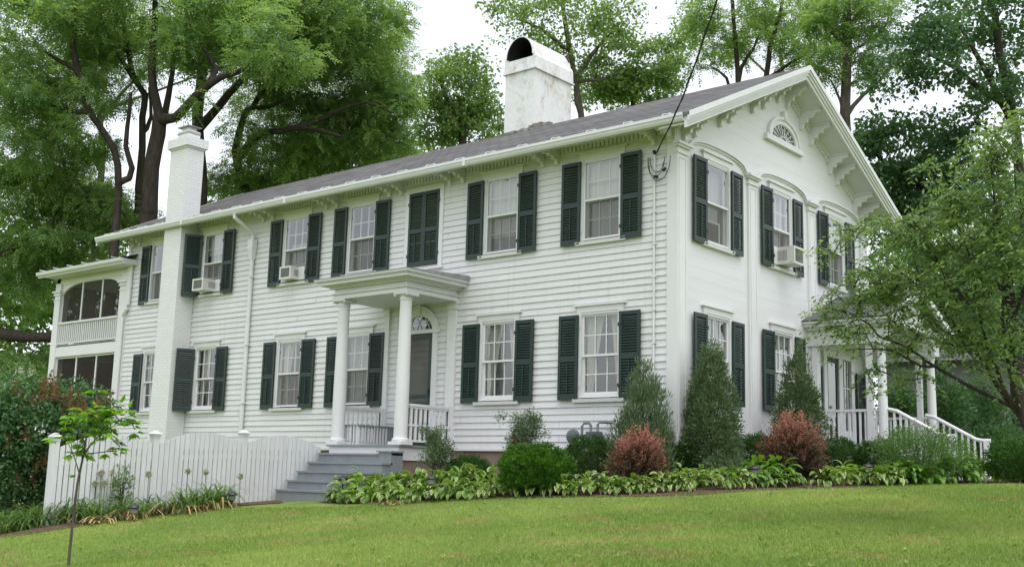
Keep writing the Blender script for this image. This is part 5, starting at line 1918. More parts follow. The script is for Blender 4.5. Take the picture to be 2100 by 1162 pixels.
def back_trees():
    # A: the forked trunk left of the small chimney
    tree('walnut_tree', 'dark forked trunk tree rising just behind the small brick chimney', 'tree',
         [stem_from_ground([(303, 470), (307, 430), (311, 344), (325, 275), (327, 243)], 36, .32, .22),
          limb([(327, 243), (322, 215), (311, 150), (318, 43), (316, -60)], 36, .16, .06),
          limb([(327, 243), (361, 241), (400, 198), (452, 159), (485, 149), (570, 110)], (36, 33), .16, .05),
          limb([(324, 290), (340, 225), (350, 170), (356, 120), (350, 40)], (36, 38), .12, .04),
          limb([(452, 159), (430, 120), (395, 60), (370, -10)], (35, 35), .08, .03)],
         [((330, 20, 140, 70, 36, 4), 62, .85, 26), ((455, 60, 110, 60, 35, 3), 50, .85, 26), ((300, -30, 240, 50, 36, 4), 50, 1.0, 26), ((255, 120, 60, 50, 37, 2), 12, .6, 20),
          ((370, 120, 50, 40, 35, 2), 10, .6, 18), ((560, 90, 90, 60, 33, 2), 40, .8, 26), ((420, 225, 40, 20, 35, 1.5), 5, .5, 16)],
         L_LOCUST, BARK, 11, group=TREES_BACK, **CK)
    # B: trunk behind the small chimney, spreading right
    tree('walnut_tree', 'tall spreading tree whose trunk shows right behind the small chimney cap', 'tree',
         [stem_from_ground([(412, 420), (408, 300), (405, 235), (413, 170), (415, 130)], 40, .29, .17),
          limb([(415, 130), (418, 60), (420, -60)], 40, .15, .07),
          limb([(410, 262), (447, 220), (490, 170), (560, 120), (620, 70)], (40, 37), .16, .05),
          limb([(413, 150), (440, 110), (480, 40), (500, -30)], (40, 41), .12, .04),
          limb([(416, 110), (395, 70), (350, 20)], (40, 41), .1, .03)],
         [((570, 50, 120, 80, 38, 4), 95, .95, 30), ((690, 60, 105, 80, 39, 4), 95, .95, 30), ((430, 10, 120, 50, 41, 3), 36, .9, 24), ((640, -30, 160, 50, 38, 4), 60, 1.0, 28), ((470, 130, 50, 40, 40, 2), 10, .6, 18)],
         L_LOCUST, BARK, 12, group=TREES_BACK, **CK)
    # C: low spreading limbs above the roof
    tree('walnut_tree', 'tree with crooked dark limbs hanging low over the middle of the roof', 'tree',
         [stem_from_ground([(520, 430), (500, 380), (486, 330), (482, 310)], 42, .2, .14),
          limb([(482, 310), (490, 275), (503, 232), (517, 221), (556, 218), (610, 190)], (42, 38.5), .14, .05),
          limb([(486, 330), (510, 297), (534, 275), (572, 269), (625, 262), (700, 280)], (42, 37.5), .16, .05),
          limb([(625, 262), (690, 230), (750, 210), (800, 230)], (39, 38), .08, .03),
          limb([(517, 221), (560, 160), (615, 141), (650, 133), (662, 103), (700, 60)], (40, 38), .1, .04)],
         [((590, 310, 105, 40, 41, 3), 75, .85, 30), ((700, 290, 110, 45, 41, 3), 90, .85, 30), ((600, 225, 100, 30, 41, 2.5), 45, .8, 28), ((620, 365, 120, 40, 42, 3), 70, .85, 30), ((480, 370, 60, 45, 42, 2.5), 40, .75, 28), ((755, 150, 65, 80, 40, 3), 70, .85, 28), ((800, 235, 50, 65, 40, 2.5), 46, .75, 28), ((590, 160, 90, 30, 41, 2.5), 40, .8, 26), ((700, 210, 80, 30, 41, 2), 36, .75, 28), ((490, 260, 40, 30, 42, 2), 8, .6, 20),
          ((770, 50, 50, 50, 40, 2), 30, .7, 24)],
         L_LOCUST, BARK, 13, group=TREES_BACK, **CK)
    # D, E, F: thinner trunks to the left
    tree('walnut_tree', 'slender wavy trunk tree next to the forked trunk at its left', 'tree',
         [stem_from_ground([(284, 430), (284, 390), (292, 305), (292, 240), (298, 195), (276, 165), (262, 100), (254, 50), (245, -40)], 38, .17, .07),
          limb([(276, 165), (240, 110), (200, 60)], 38, .08, .03), limb([(292, 280), (310, 240), (305, 180)], 38, .08, .03)],
         [((230, 40, 90, 60, 38, 3), 46, .9, 26), ((170, 70, 70, 50, 38, 3), 36, .85, 26), ((240, 190, 40, 25, 38, 2), 7, .55, 18)],
         L_LOCUST, BARK, 14, group=TREES_BACK, **CK)
    tree('walnut_tree', 'tree with a leaning trunk bending left through the foliage', 'tree',
         [stem_from_ground([(240, 440), (243, 374), (234, 305), (185, 232), (172, 190), (163, 150), (125, 127), (90, 105)], 36, .17, .06),
          limb([(258, 380), (271, 345), (258, 300), (266, 225), (268, 190)], 36, .1, .05),
          limb([(172, 190), (150, 100), (152, 20), (150, -40)], 36, .12, .05), limb([(185, 232), (110, 220), (50, 180)], 36, .09, .03)],
         [((90, 90, 120, 80, 37, 4), 90, .95, 28), ((60, 220, 95, 60, 37, 4), 70, .9, 28), ((160, 290, 70, 35, 37, 3), 32, .75, 26), ((60, -10, 140, 50, 37, 3), 50, 1.0, 26), ((190, 190, 45, 30, 36, 2), 12, .6, 20), ((60, 310, 80, 40, 37, 3), 40, .8, 28)],
         L_LOCUST, BARK, 15, group=TREES_BACK, **CK)
    tree('walnut_tree', 'leafy tree filling the far left edge above the rusty lilac', 'tree',
         [stem_from_ground([(-60, 700), (-70, 640), (-60, 500), (-40, 350)], 38, .5, .25),
          limb([(-66, 640), (-10, 680), (50, 690), (108, 690), (160, 680)], (38, 37), .22, .14),
          limb([(-40, 400), (30, 330), (90, 300)], 38, .12, .05), limb([(-60, 560), (40, 500), (140, 430)], (38, 38), .14, .05)],
         [((70, 400, 125, 55, 39, 3), 90, .85, 30), ((190, 425, 95, 40, 39, 3), 60, .8, 30), ((60, 500, 110, 45, 39, 3), 70, .85, 30), ((150, 510, 80, 35, 38, 2.5), 44, .8, 28), ((40, 590, 90, 50, 39, 3), 50, .8, 28), ((265, 440, 50, 25, 38, 2), 22, .65, 26), ((50, 750, 80, 40, 39, 2), 30, .8, 24)],
         L_LOCUST, BARK, 16, group=TREES_BACK, **CK)
    tree('walnut_tree', 'pale leafy tree standing farther back, filling between the trunks at upper left', 'tree',
         [stem_from_ground([(200, 470), (205, 400), (210, 300), (200, 200), (190, 90)], 47, .22, .08), limb([(206, 340), (150, 280), (100, 250)], 47, .09, .03), limb([(205, 250), (260, 180), (330, 120)], 47, .09, .03), limb([(203, 230), (420, 150)], 47, .07, .03)],
         [((90, 170, 130, 120, 47, 2), 90, .9, 26), ((220, 120, 120, 90, 47, 2), 60, .9, 24), ((120, 380, 120, 60, 47, 2), 60, .9, 26), ((400, 70, 120, 70, 48, 2), 50, .9, 24), ((200, 330, 50, 50, 47, 2), 12, .7, 20), ((540, 200, 60, 60, 48, 2), 26, .8, 24)],
         L_LOCUST, BARKG, 17, group=TREES_BACK, **CK)
    tree('walnut_tree', 'pale leafy tree standing farther back over the middle of the roof', 'tree',
         [stem_from_ground([(760, 470), (755, 380), (740, 250), (730, 120)], 48, .2, .08), limb([(745, 290), (800, 220), (840, 180)], 48, .08, .03), limb([(745, 280), (650, 200), (600, 150)], 48, .08, .03)],
         [((720, 130, 120, 110, 48, 2), 90, .9, 26), ((650, 260, 120, 60, 48, 2), 60, .85, 26), ((810, 170, 45, 110, 48, 2), 45, .75, 24), ((790, 290, 60, 30, 48, 2), 30, .75, 26), ((560, 330, 80, 50, 48, 2), 36, .8, 26)],
         L_LOCUST, BARKG, 18, group=TREES_BACK, **CK)
    # behind the big chimney
    tree('maple_tree', 'round yellow green tree standing left of the big stained chimney', 'tree',
         [stem_from_ground([(948, 330), (948, 280), (945, 200)], 44, .24, .14), limb([(947, 260), (915, 200), (900, 160)], 44, .12, .04), limb([(947, 270), (985, 210), (1000, 160)], 44, .12, .04)],
         [((945, 185, 72, 72, 44, 2.5), 110, .75, 75), ((905, 250, 45, 50, 44, 2), 45, .65, 70), ((985, 260, 60, 55, 44, 2), 60, .65, 70)],
         L_YELLOW, BARKG, 21, group=TREES_BACK, lw=(.16, .11))
    tree('maple_tree', 'airy light green tree showing sky above the big stained chimney', 'tree',
         [stem_from_ground([(1196, 300), (1180, 170), (1168, 100), (1155, 20), (1150, -50)], 46, .22, .08), limb([(1180, 165), (1215, 110), (1270, 50)], 46, .1, .03), limb([(1170, 110), (1110, 60), (1060, 40)], 46, .1, .03), limb([(1190, 240), (1180, 170), (1230, 165), (1290, 140)], 46, .1, .03)],
         [((1150, 45, 130, 60, 46, 3), 90, .8, 48), ((1260, 55, 55, 50, 46, 2.5), 40, .75, 50), ((1050, 30, 50, 30, 46, 2), 20, .6, 40), ((1215, 125, 70, 40, 46, 2), 30, .6, 45), ((1130, 120, 60, 40, 46, 2), 24, .6, 40)],
         L_YELLOW, BARKG, 22, group=TREES_BACK, lw=(.17, .11))
    tree('maple_tree', 'bright bushy tree behind the ridge right of the big stained chimney', 'tree',
         [stem_from_ground([(1300, 240), (1295, 190), (1300, 140)], 48, .2, .1), limb([(1297, 200), (1250, 170), (1220, 160)], 48, .1, .03), limb([(1297, 200), (1350, 150), (1380, 130)], 48, .1, .03)],
         [((1240, 175, 60, 45, 48, 2.5), 70, .75, 70), ((1320, 185, 75, 40, 48, 2.5), 70, .75, 70), ((1340, 125, 50, 35, 48, 2), 40, .7, 60), ((1385, 110, 30, 40, 48, 2), 24, .6, 50)],
         L_YELLOW, BARKG, 23, group=TREES_BACK, lw=(.17, .12))
    # locusts over the ridge
    tree('locust_tree', 'locust with several dark stems and flat leaf layers over the roof ridge', 'tree',
         [stem_from_ground([(1508, 230), (1513, 170), (1510, 110), (1504, 40), (1500, -40)], 44, .16, .07),
          limb([(1508, 230), (1540, 200), (1570, 165), (1580, 90), (1600, 30), (1610, -40)], 44, .14, .05),
          limb([(1508, 225), (1520, 140), (1545, 100), (1560, 60)], 44, .1, .03), limb([(1508, 230), (1490, 160), (1460, 140)], 44, .07, .03), limb([(1570, 165), (1620, 130), (1650, 115)], 44, .07, .03)],
         [((1500, 25, 90, 40, 44, 2.5), 40, .7, 20), ((1600, 20, 80, 35, 44, 2.5), 38, .7, 20), ((1640, 100, 55, 22, 44, 2), 24, .6, 20), ((1455, 80, 60, 22, 44, 2), 20, .6, 20), ((1540, 95, 60, 24, 44, 2), 17, .55, 18), ((1450, 125, 40, 14, 44, 1.5), 9, .5, 16)],
         L_LOCUST, BARK, 24, group=TREES_BACK, kind='compound', droop=.05, flat=.32)
    tree('larch_tree', 'tall straight trunk tree with thin level branches right of the gable peak', 'tree',
         [stem_from_ground([(1737, 320), (1733, 240), (1736, 150), (1738, 60), (1730, -70)], 40, .26, .13),
          limb([(1734, 235), (1770, 195), (1805, 165), (1830, 130)], 40, .08, .03), limb([(1734, 175), (1775, 160), (1810, 150)], 40, .06, .02), limb([(1736, 110), (1780, 85), (1820, 50)], 40, .06, .02), limb([(1736, 100), (1700, 60), (1670, 40)], 40, .06, .02), limb([(1733, 230), (1712, 180), (1700, 160)], 40, .05, .02), limb([(1736, 60), (1765, 20), (1790, -20)], 40, .06, .02)],
         [((1780, 40, 60, 40, 40, 2), 36, .6, 20), ((1685, 45, 50, 40, 40, 2), 34, .6, 20), ((1800, 100, 40, 25, 40, 1.5), 18, .5, 18), ((1700, 130, 40, 30, 40, 1.5), 20, .5, 18), ((1790, 150, 40, 20, 40, 1.5), 16, .45, 18), ((1740, 90, 30, 60, 40, 1), 18, .45, 16), ((1760, -20, 90, 30, 40, 2), 30, .6, 20)],
         L_LOCUST, BARKG, 25, group=TREES_BACK, kind='compound', droop=.05, flat=.3)
    tree('maple_tree', 'pale green tree far behind the gable peak', 'tree',
         [stem_from_ground([(1620, 300), (1610, 200), (1600, 100)], 54, .18, .08), limb([(1610, 190), (1540, 120), (1480, 80)], 54, .07, .03), limb([(1612, 200), (1690, 120)], 54, .07, .03)],
         [((1480, 90, 80, 50, 54, 2), 34, .7, 40), ((1590, 60, 90, 45, 54, 2), 40, .7, 40), ((1700, 90, 60, 60, 54, 2), 26, .7, 36), ((1420, 40, 40, 40, 54, 2), 12, .7, 36)],
         L_YELLOW, BARKG, 19, group=TREES_BACK, lw=(.18, .12))
    # dark maples on the right
    tree('maple_tree', 'tall dark maple with open gaps at the upper right edge', 'tree',
         [stem_from_ground([(2095, 420), (2085, 280), (2070, 200), (2050, 110), (2040, 20)], 32, .2, .1), limb([(2085, 270), (2040, 180), (1990, 90), (1960, 40)], 32, .1, .04), limb([(2075, 220), (2020, 190), (1960, 140), (1900, 110)], (32, 30), .1, .03), limb([(2090, 330), (2060, 290), (2000, 250)], 32, .08, .03)],
         [((1990, 35, 120, 45, 32, 3), 62, .6, 60), ((1880, 95, 85, 35, 31, 2.5), 44, .55, 60), ((2070, 120, 60, 60, 32, 3), 34, .5, 55), ((2030, 215, 70, 26, 32, 2.5), 26, .5, 55), ((1920, 165, 80, 20, 31, 2), 22, .45, 55), ((1835, 150, 45, 22, 31, 2), 14, .45, 50), ((2080, 10, 60, 50, 32, 2), 24, .55, 60)],
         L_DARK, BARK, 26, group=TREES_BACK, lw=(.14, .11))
    tree('maple_tree', 'dense dark maple behind the right slope of the gable', 'tree',
         [stem_from_ground([(1900, 560), (1895, 470), (1890, 400), (1880, 330)], 34, .24, .12), limb([(1892, 420), (1830, 350), (1790, 310)], 34, .1, .04), limb([(1890, 410), (1950, 350), (1990, 320)], 34, .1, .04)],
         [((1850, 310, 95, 45, 34, 3), 85, .6, 70), ((1900, 390, 90, 50, 34, 3), 85, .6, 70), ((1960, 310, 60, 40, 34, 2.5), 36, .55, 65), ((1815, 390, 50, 45, 34, 2.5), 46, .55, 70), ((1790, 270, 35, 22, 34, 2), 16, .5, 60), ((1860, 460, 60, 40, 34, 2.5), 34, .55, 70)],
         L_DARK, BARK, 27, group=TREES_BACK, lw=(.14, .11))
    tree('maple_tree', 'dark understorey maple shading the neighbouring house', 'tree',
         [stem_from_ground([(2080, 700), (2070, 600), (2060, 500)], 29, .2, .1), limb([(2070, 600), (2000, 540), (1960, 520)], 29, .1, .04)],
         [((2040, 440, 110, 60, 29, 3), 90, .6, 70), ((1990, 560, 90, 50, 30, 3), 60, .6, 70), ((2080, 580, 80, 60, 29, 2.5), 60, .6, 70), ((1960, 690, 45, 40, 29, 2), 26, .5, 60), ((2060, 690, 60, 45, 29, 2), 36, .5, 60), ((1940, 620, 60, 40, 33, 3), 40, .6, 70), ((1900, 560, 70, 50, 34, 3), 40, .6, 70), ((2020, 640, 80, 40, 35, 3), 50, .6, 70)],
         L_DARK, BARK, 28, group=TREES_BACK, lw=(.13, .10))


back_trees()


def cherry_tree():
    D0 = 11.6
    base = DP(2205, 985, 11.6)
    pts0 = [np.array([base[0], base[1], gz(base[0], base[1]) - .1]), DP(2175, 930, 11.6), DP(2135, 890, 11.7), DP(2100, 866, 11.8)]
    limbs = [(pts0, (.085, .05), None),
             limb([(2100, 866), (2078, 836), (2055, 823), (1985, 790), (1960, 775), (1915, 750), (1888, 731), (1860, 711), (1816, 695), (1797, 684), (1783, 665), (1745, 643)], (11.8, 12.8), .026, .007),
             limb([(1915, 750), (1888, 750), (1833, 720), (1790, 715)], (12.2, 12.4), .016, .006),
             limb([(2078, 836), (2045, 790), (2018, 741), (1991, 710), (1963, 676), (1929, 631), (1901, 600), (1850, 560), (1800, 510)], (11.8, 12.6), .026, .006),
             limb([(2090, 850), (2060, 800), (2042, 752), (2025, 707), (2012, 655), (2005, 614), (1990, 530), (1960, 450)], (11.8, 11.6), .024, .006),
             limb([(2100, 866), (2085, 810), (2073, 769), (2060, 690), (2056, 638), (2060, 540), (2040, 420), (2030, 300)], (11.8, 11.2), .028, .006),
             limb([(2060, 690), (2100, 600), (2120, 480), (2110, 380)], (11.5, 11), .022, .006),
             limb([(2012, 655), (1960, 590), (1900, 500), (1850, 440)], (11.7, 12.2), .018, .006)]
    r = np.random.default_rng(31)
    cr = [((1905, 470, 120, 55, 12, .9), 90), ((2010, 360, 90, 85, 11.4, .9), 90), ((2060, 270, 45, 50, 11.2, .5), 24), ((1850, 560, 120, 65, 12.3, .9), 80), ((2000, 560, 110, 100, 11.6, .9), 110), ((2080, 480, 50, 110, 11.2, .8), 70), ((1790, 610, 85, 40, 12.7, .6), 40), ((1900, 650, 90, 45, 12.1, .7), 34),
          ((2050, 680, 70, 60, 11.5, .7), 40), ((1740, 470, 50, 24, 12.6, .4), 14), ((1720, 655, 65, 40, 13, .4), 36), ((1790, 560, 60, 50, 12.8, .5), 26), ((1700, 510, 25, 16, 12.7, .2), 5), ((1800, 700, 90, 28, 12.5, .5), 24), ((1860, 770, 40, 26, 12.2, .4), 8), ((1790, 760, 20, 40, 12.6, .2), 6), ((1950, 440, 60, 40, 12, .5), 20), ((1960, 690, 50, 30, 11.9, .5), 12), ((2040, 760, 50, 40, 11.6, .5), 14)]
    C = np.concatenate([ellipse_pts(E, max(2, int(n * .85)), r, .95) for E, n in cr])
    nodes, par, rad, tips = grow(limbs, C, r, .25, .3)
    b = nodes[0]
    g = gz(b[0], b[1])
    org = np.array([b[0], b[1], g])
    t = empty('cherry_tree', tuple(org))
    tag(t, 'fresh green ornamental tree reaching its branches across the side porch', 'tree')
    obj('trunk', wood_mesh('trunk', nodes - org, par, rad, BARK, 7), t)
    # each clump: a few twigs with alternate leaves
    n = len(C)
    P, A, N, T = [], [], [], []
    tone = np.clip(r.normal(.42, .22, n), 0, 1)
    for k in range(3):
        d = unit(r.normal(size=(n, 3)) * np.array([1, 1, .35]) + np.array([-.2, -.1, -.15]))
        Lt = r.uniform(.28, .52, n)
        st = C - d * (Lt * .35)[:, None]
        for q in range(12):
            f = (q + r.random(n)) / 12
            p = st + d * (Lt * f)[:, None] + np.array([0, 0, -1.0]) * (Lt * .25 * f * f)[:, None]
            sd = unit(np.cross(d, np.array([0, 0, 1.0]))) * (1 if q % 2 else -1)
            P.append(p); A.append(sd + d * .8 + r.normal(size=(n, 3)) * .3 + np.array([0, 0, -.35]))
            N.append(np.array([0, 0, 1.0]) + r.normal(size=(n, 3)) * .35)
            T.append(np.clip(tone + r.normal(0, .14, n), 0, 1))
    P, A, N, T = [np.concatenate(q) for q in (P, A, N, T)]
    s = r.uniform(.75, 1.2, len(P))
    obj('crown', leaf_mesh('crown', P - org, A, N, .066 * s, .027 * s, L_CHERRY, T, .12), t)


cherry_tree()


def sapling():
    base = ground_at(140, 12.9)
    D0 = 12.9
    limbs = [([np.array(base) - np.array([0, 0, .05]), DP(143, 1130, D0), DP(155, 1020, D0), DP(163, 970, D0), DP(172, 930, D0), DP(178, 890, D0)], (.019, .010), None),
             limb([(163, 970), (150, 930), (138, 905)], D0, .006, .003), limb([(172, 930), (205, 890), (240, 868)], D0, .008, .003), limb([(178, 890), (185, 850), (200, 825)], D0, .008, .003), limb([(175, 905), (150, 870), (150, 850)], D0, .006, .003), limb([(205, 890), (230, 850), (270, 838)], D0, .005, .003)]
    r = np.random.default_rng(41)
    cr = [((195, 838, 42, 18, D0, .35), 16), ((160, 855, 28, 18, D0, .3), 9), ((245, 845, 45, 20, D0, .3), 14), ((265, 870, 22, 14, D0, .2), 5), ((150, 890, 30, 16, D0, .3), 6), ((205, 885, 40, 20, D0, .3), 10), ((190, 922, 28, 14, D0, .3), 6), ((235, 915, 22, 14, D0, .2), 5), ((165, 975, 5, 5, D0, .1), 1), ((120, 893, 16, 8, D0, .1), 2), ((190, 800, 8, 5, D0, .1), 1), ((215, 865, 30, 18, D0, .3), 8), ((152, 925, 18, 10, D0, .2), 3)]
    C = np.concatenate([ellipse_pts(E, n, r, 1.0) for E, n in cr])
    nodes, par, rad, tips = grow(limbs, C, r, .15, .3)
    rad = np.maximum(rad, .0022)
    org = np.array(base)
    t = empty('sapling', tuple(org))
    tag(t, 'thin leaning sapling with bright green leaves standing alone on the lawn', 'tree')
    obj('trunk', wood_mesh('trunk', nodes - org, par, rad, BARKS, 7), t)
    n = len(C)
    P, A, N, T = [], [], [], []
    tone = r.random(n)
    for k in range(2):
        d = unit(r.normal(size=(n, 3)) * np.array([1, 1, .3]))
        c = C + d * .05
        for q in range(5):
            a = (q - 2) * .55
            sd = unit(np.cross(d, np.array([0, 0, 1.0])))
            P.append(c); A.append(d * math.cos(a) + sd * math.sin(a) + np.array([0, 0, -.35])); N.append(np.array([0, 0, 1.0]) + r.normal(size=(n, 3)) * .25); T.append(np.clip(tone * .6 + r.random(n) * .4, 0, 1))
    P, A, N, T = [np.concatenate(q) for q in (P, A, N, T)]
    s = r.uniform(.7, 1.2, len(P))
    obj('crown', leaf_mesh('crown', P - org, A, N, .100 * s, .044 * s, L_SAP, T, .1), t)


sapling()

# ------------------------------------------------------------------ shrubs and bed plants


def shrub(name, label, cat, C, rads, n, mat, lw, r, shape='ball', stems=10, stemmat=BARK, upb=.4, group=None, tonef=None, extra=None, clump=.14, per=16, inner=.35):
    """leaf clumps spread through a real volume standing on the ground; C = base centre on the ground"""
    rx, ry, h = rads
    g = C[2]
    if shape == 'ball':
        d = rand_dir(n, r)
        rad = np.clip(r.random((n, 1)) ** inner, 0, 1)
        q = d * rad
        q = np.sign(q) * np.abs(q) ** .9
        lump = 1 + .10 * np.sin(q[:, 0] * 5 + 1) * np.cos(q[:, 1] * 6) + .06 * np.sin(q[:, 2] * 9)
        K = np.column_stack([q[:, 0] * rx * lump, q[:, 1] * ry * lump, h * (.52 + .48 * q[:, 2] * lump)])
    else:      # cone
        z = 1 - np.sqrt(r.random(n) * .985)
        ph = r.random(n) * 2 * math.pi
        prof = np.clip((1 - z) ** .62, 0, 1) * np.clip((z + .10) / .22, .55, 1)
        k1 = r.uniform(0, 6)
        lob = 1 + .17 * np.sin(ph * 3 + z * 7 + k1) + .11 * np.sin(ph * 5 - z * 13 + k1) + .05 * np.sin(ph * 9 + z * 31)
        rr = prof * lob * (r.random(n) ** inner)
        K = np.column_stack([np.cos(ph) * rr * rx, np.sin(ph) * rr * ry, h * (.03 + .97 * z)])
    t = empty(name, tuple(C))
    tag(t, label, cat, group)
    m = MB()
    for k in range(stems):
        a = 2 * math.pi * k / stems + r.random() * .5
        f = r.uniform(.3, .8)
        m.tube([(.05 * math.cos(a), .05 * math.sin(a), -.05), (rx * .3 * f * math.cos(a), ry * .3 * f * math.sin(a), h * .35), (rx * .75 * f * math.cos(a), ry * .75 * f * math.sin(a), h * (.75 if shape == 'ball' else .6))], [.014, .010, .004], 5)
    if shape == 'cone':
        m.tube([(0, 0, -.05), (0, 0, h * .9)], [.035, .006], 6)
    m.build('stem', stemmat, t)
    tone_c = np.clip(r.normal(.5, .2, n), 0, 1) if tonef is None else tonef(K, r)
    c = np.repeat(K, per, 0)
    nn = len(c)
    o = rand_dir(nn, r) * r.random((nn, 1)) ** .5
    pos = c + o * clump
    pos[:, 2] = np.maximum(pos[:, 2], .015)
    rel = pos / np.array([rx, ry, h]) - np.array([0, 0, .35])
    ax = unit(rel * .8 + o * .5 + rand_dir(nn, r) * .6 + np.array([0, 0, upb]))
    nor = rand_dir(nn, r) + rel * .8
    tl = np.clip(np.repeat(tone_c, per) * .75 + r.random(nn) * .3, 0, 1)
    s = r.uniform(.7, 1.2, nn)
    obj('foliage', leaf_mesh('foliage', pos, ax, nor, lw[0] * s, lw[1] * s, mat, tl, .1), t)
    return t


def at_pix(u, v_base, dep):
    return ground_at(u, dep)


def plants():
    r = np.random.default_rng(51)
    px = lambda n, d: n * d / F_PX
    # conifers: three cones
    p = ground_at(1318, 17.7)
    shrub('juniper', 'broad blue green juniper with loose feathery tips left of the house corner', 'juniper', p, (px(74, 17.7), px(72, 17.7), px(250, 17.7)), 560, L_JUNI, (.085, .016), r, 'cone', 8, upb=1.3, clump=.13, per=26, inner=.4)
    p = ground_at(1458, 17.9)
    shrub('arborvitae', 'tallest dense green conifer cone right of the house corner', 'conifer', p, (px(72, 17.9), px(70, 17.9), px(290, 17.9)), 900, L_ARB, (.055, .020), r, 'cone', 5, upb=.5, clump=.10, per=30, inner=.28)
    p = ground_at(1640, 19.6)
    shrub('arborvitae', 'dark green conifer cone standing behind the larger red barberry', 'conifer', p, (px(66, 19.6), px(64, 19.6), px(275, 19.6)), 800, L_ARB, (.055, .020), r, 'cone', 5, upb=.5, clump=.10, per=30, inner=.28)
    p = ground_at(1488, 17.3)
    shrub('juniper', 'low sparse gray green juniper at the foot of the tallest conifer cone', 'juniper', p, (.28, .28, .45), 90, L_JUNI, (.06, .014), r, 'ball', 6, upb=.5, clump=.1, per=20)

    def small_juniper(u, dep, hpx, wpx, label, brown=False):
        p = ground_at(u, dep)
        g = p[2]
        h = px(hpx, dep)
        rr = np.random.default_rng(int(u))
        t = empty('small_juniper', tuple(p)); tag(t, label, 'juniper')
        m = MB()
        C = []
        for k in range(9):
            a = 2 * math.pi * k / 9
            w_ = px(wpx, dep)
            tip = np.array([math.cos(a) * w_ * rr.uniform(.3, .85), math.sin(a) * w_ * rr.uniform(.3, .85), h * rr.uniform(.55, .86)])
            q = [(0.02 * math.cos(a), 0.02 * math.sin(a), -.05), tuple(tip * np.array([.35, .35, .45])), tuple(tip)]
            m.tube(q, [.016, .011, .004], 5)
            for f in (.6, .75, .9, 1.0):
                C.append(np.array(q[1]) * (1 - f) * .9 + tip * f + rr.normal(size=3) * .03)
        for k in range(16):
            C.append(np.array([rr.normal() * .12 * wpx / 40, rr.normal() * .12 * wpx / 40, h * rr.uniform(.45, .95)]))
        m.tube([(0, 0, -.05), (0, 0, h * .8)], [.025, .006], 6)
        m.build('stem', BARKG, t)
        C = np.array(C)
        pos, ax, nor, L, W_, tone = simple_leaves(C, 95, .12, rr, (.055, .015), 1.0, -.5, .1)
        obj('foliage', leaf_mesh('foliage', pos, ax, nor, L, W_, L_JUNI, tone, .1), t)
        if brown:
            pos, ax, nor, L, W_, tone = simple_leaves(np.array([[-.05, -.16, h * .62], [-.12, -.1, h * .55]]), 80, .09, rr, (.055, .015), 1.0, -.3, .1)
            b = obj('dead_patch', leaf_mesh('dead_patch', pos, ax, nor, L, W_, L_BROWN, tone, .1), t)
    small_juniper(890, 18.6, 150, 32, 'small bare stemmed blue juniper in front of the entry porch railing')
    small_juniper(1072, 18.2, 165, 44, 'small blue juniper with a brown patch behind the clipped round bush', True)
    # clipped box
    p = ground_at(1098, 16.9)
    shrub('boxwood', 'large clipped round bright green bush in front of the foundation', 'bush', p, (px(72, 16.9), px(68, 16.9), px(98, 16.9)), 1000, L_BOX, (.036, .024), r, 'ball', 8, upb=.6, clump=.055, per=26, inner=.13)
    # dark low yews
    for u, dep, wd, hh, lab in ((960, 18.8, 46, 66, 'low loose green bush below the siding right of the entry porch'),
                                (1215, 18.2, 62, 92, 'dark clipped yew between the round bush and the smaller red barberry'),
                                (1398, 18.0, 40, 80, 'dark clipped yew between the smaller barberry and the tallest conifer'),
                                (1552, 18.9, 46, 90, 'dark clipped yew between the tallest conifer and the larger red barberry'),
                                (1722, 19.6, 46, 84, 'dark clipped yew just right of the larger red barberry'),
                                (1800, 19.3, 40, 84, 'dark clipped yew under the side porch balustrade')):
        p = ground_at(u, dep)
        shrub('yew', lab, 'bush', p, (px(wd, dep), px(min(wd, 44), dep), px(hh, dep)), 560, L_YEW, (.036, .015), r, 'ball', 7, upb=.5, clump=.06, per=28, inner=.14)
    # barberries: arching twigs, new growth red
    def barberry(u, dep, wpx, hpx, label, seed):
        rr = np.random.default_rng(seed)
        p = ground_at(u, dep)
        h, w_ = px(hpx, dep), px(wpx, dep)
        t = empty('barberry', tuple(p)); tag(t, label, 'shrub', None)
        m = MB()
        P, A, N, T = [], [], [], []
        ns = 520
        for k in range(ns):
            a = rr.random() * 2 * math.pi
            el = rr.random() ** .75
            lob = 1 + .14 * math.sin(a * 2 + seed) + .10 * math.sin(a * 5 + el * 4)
            top = np.array([math.cos(a) * w_ * math.sqrt(max(0, 1 - (el * .98) ** 2.6)) * rr.uniform(.55, 1.03), math.sin(a) * w_ * math.sqrt(max(0, 1 - (el * .98) ** 2.6)) * rr.uniform(.55, 1.03), h * (.18 + .80 * el) * rr.uniform(.80, 1.16)]) * np.array([lob, lob, 1 + .08 * math.sin(a * 3 + seed)])
            b = np.array([math.cos(a) * .08, math.sin(a) * .08, 0])
            c = np.array([top[0] * .45, top[1] * .45, top[2] * .62 + .05])
            if k % 4 == 0:
                m.tube([tuple(b), tuple(c), tuple(top)], [.006, .004, .0015], 4, 0, False)
            nl = 46
            f = .25 + .75 * rr.random(nl) ** .7
            q = (1 - f)[:, None] ** 2 * b + (2 * f * (1 - f))[:, None] * c + (f ** 2)[:, None] * top
            P.append(q + rr.normal(size=(nl, 3)) * .018)
            tan = unit((top - c)[None] + rr.normal(size=(nl, 3)) * .25)
            A.append(tan + rr.normal(size=(nl, 3)) * .3); N.append(rr.normal(size=(nl, 3)))
            T.append(np.clip((f - .72) * 2.4 + rr.normal(0, .13, nl) + (top[2] / h - .60) * 1.0, 0, 1))
        P, A, N, T = [np.concatenate(q) for q in (P, A, N, T)]
        P[:, 2] = np.maximum(P[:, 2], .02)
        m.build('stem', BARK, t)
        s = rr.uniform(.7, 1.2, len(P))
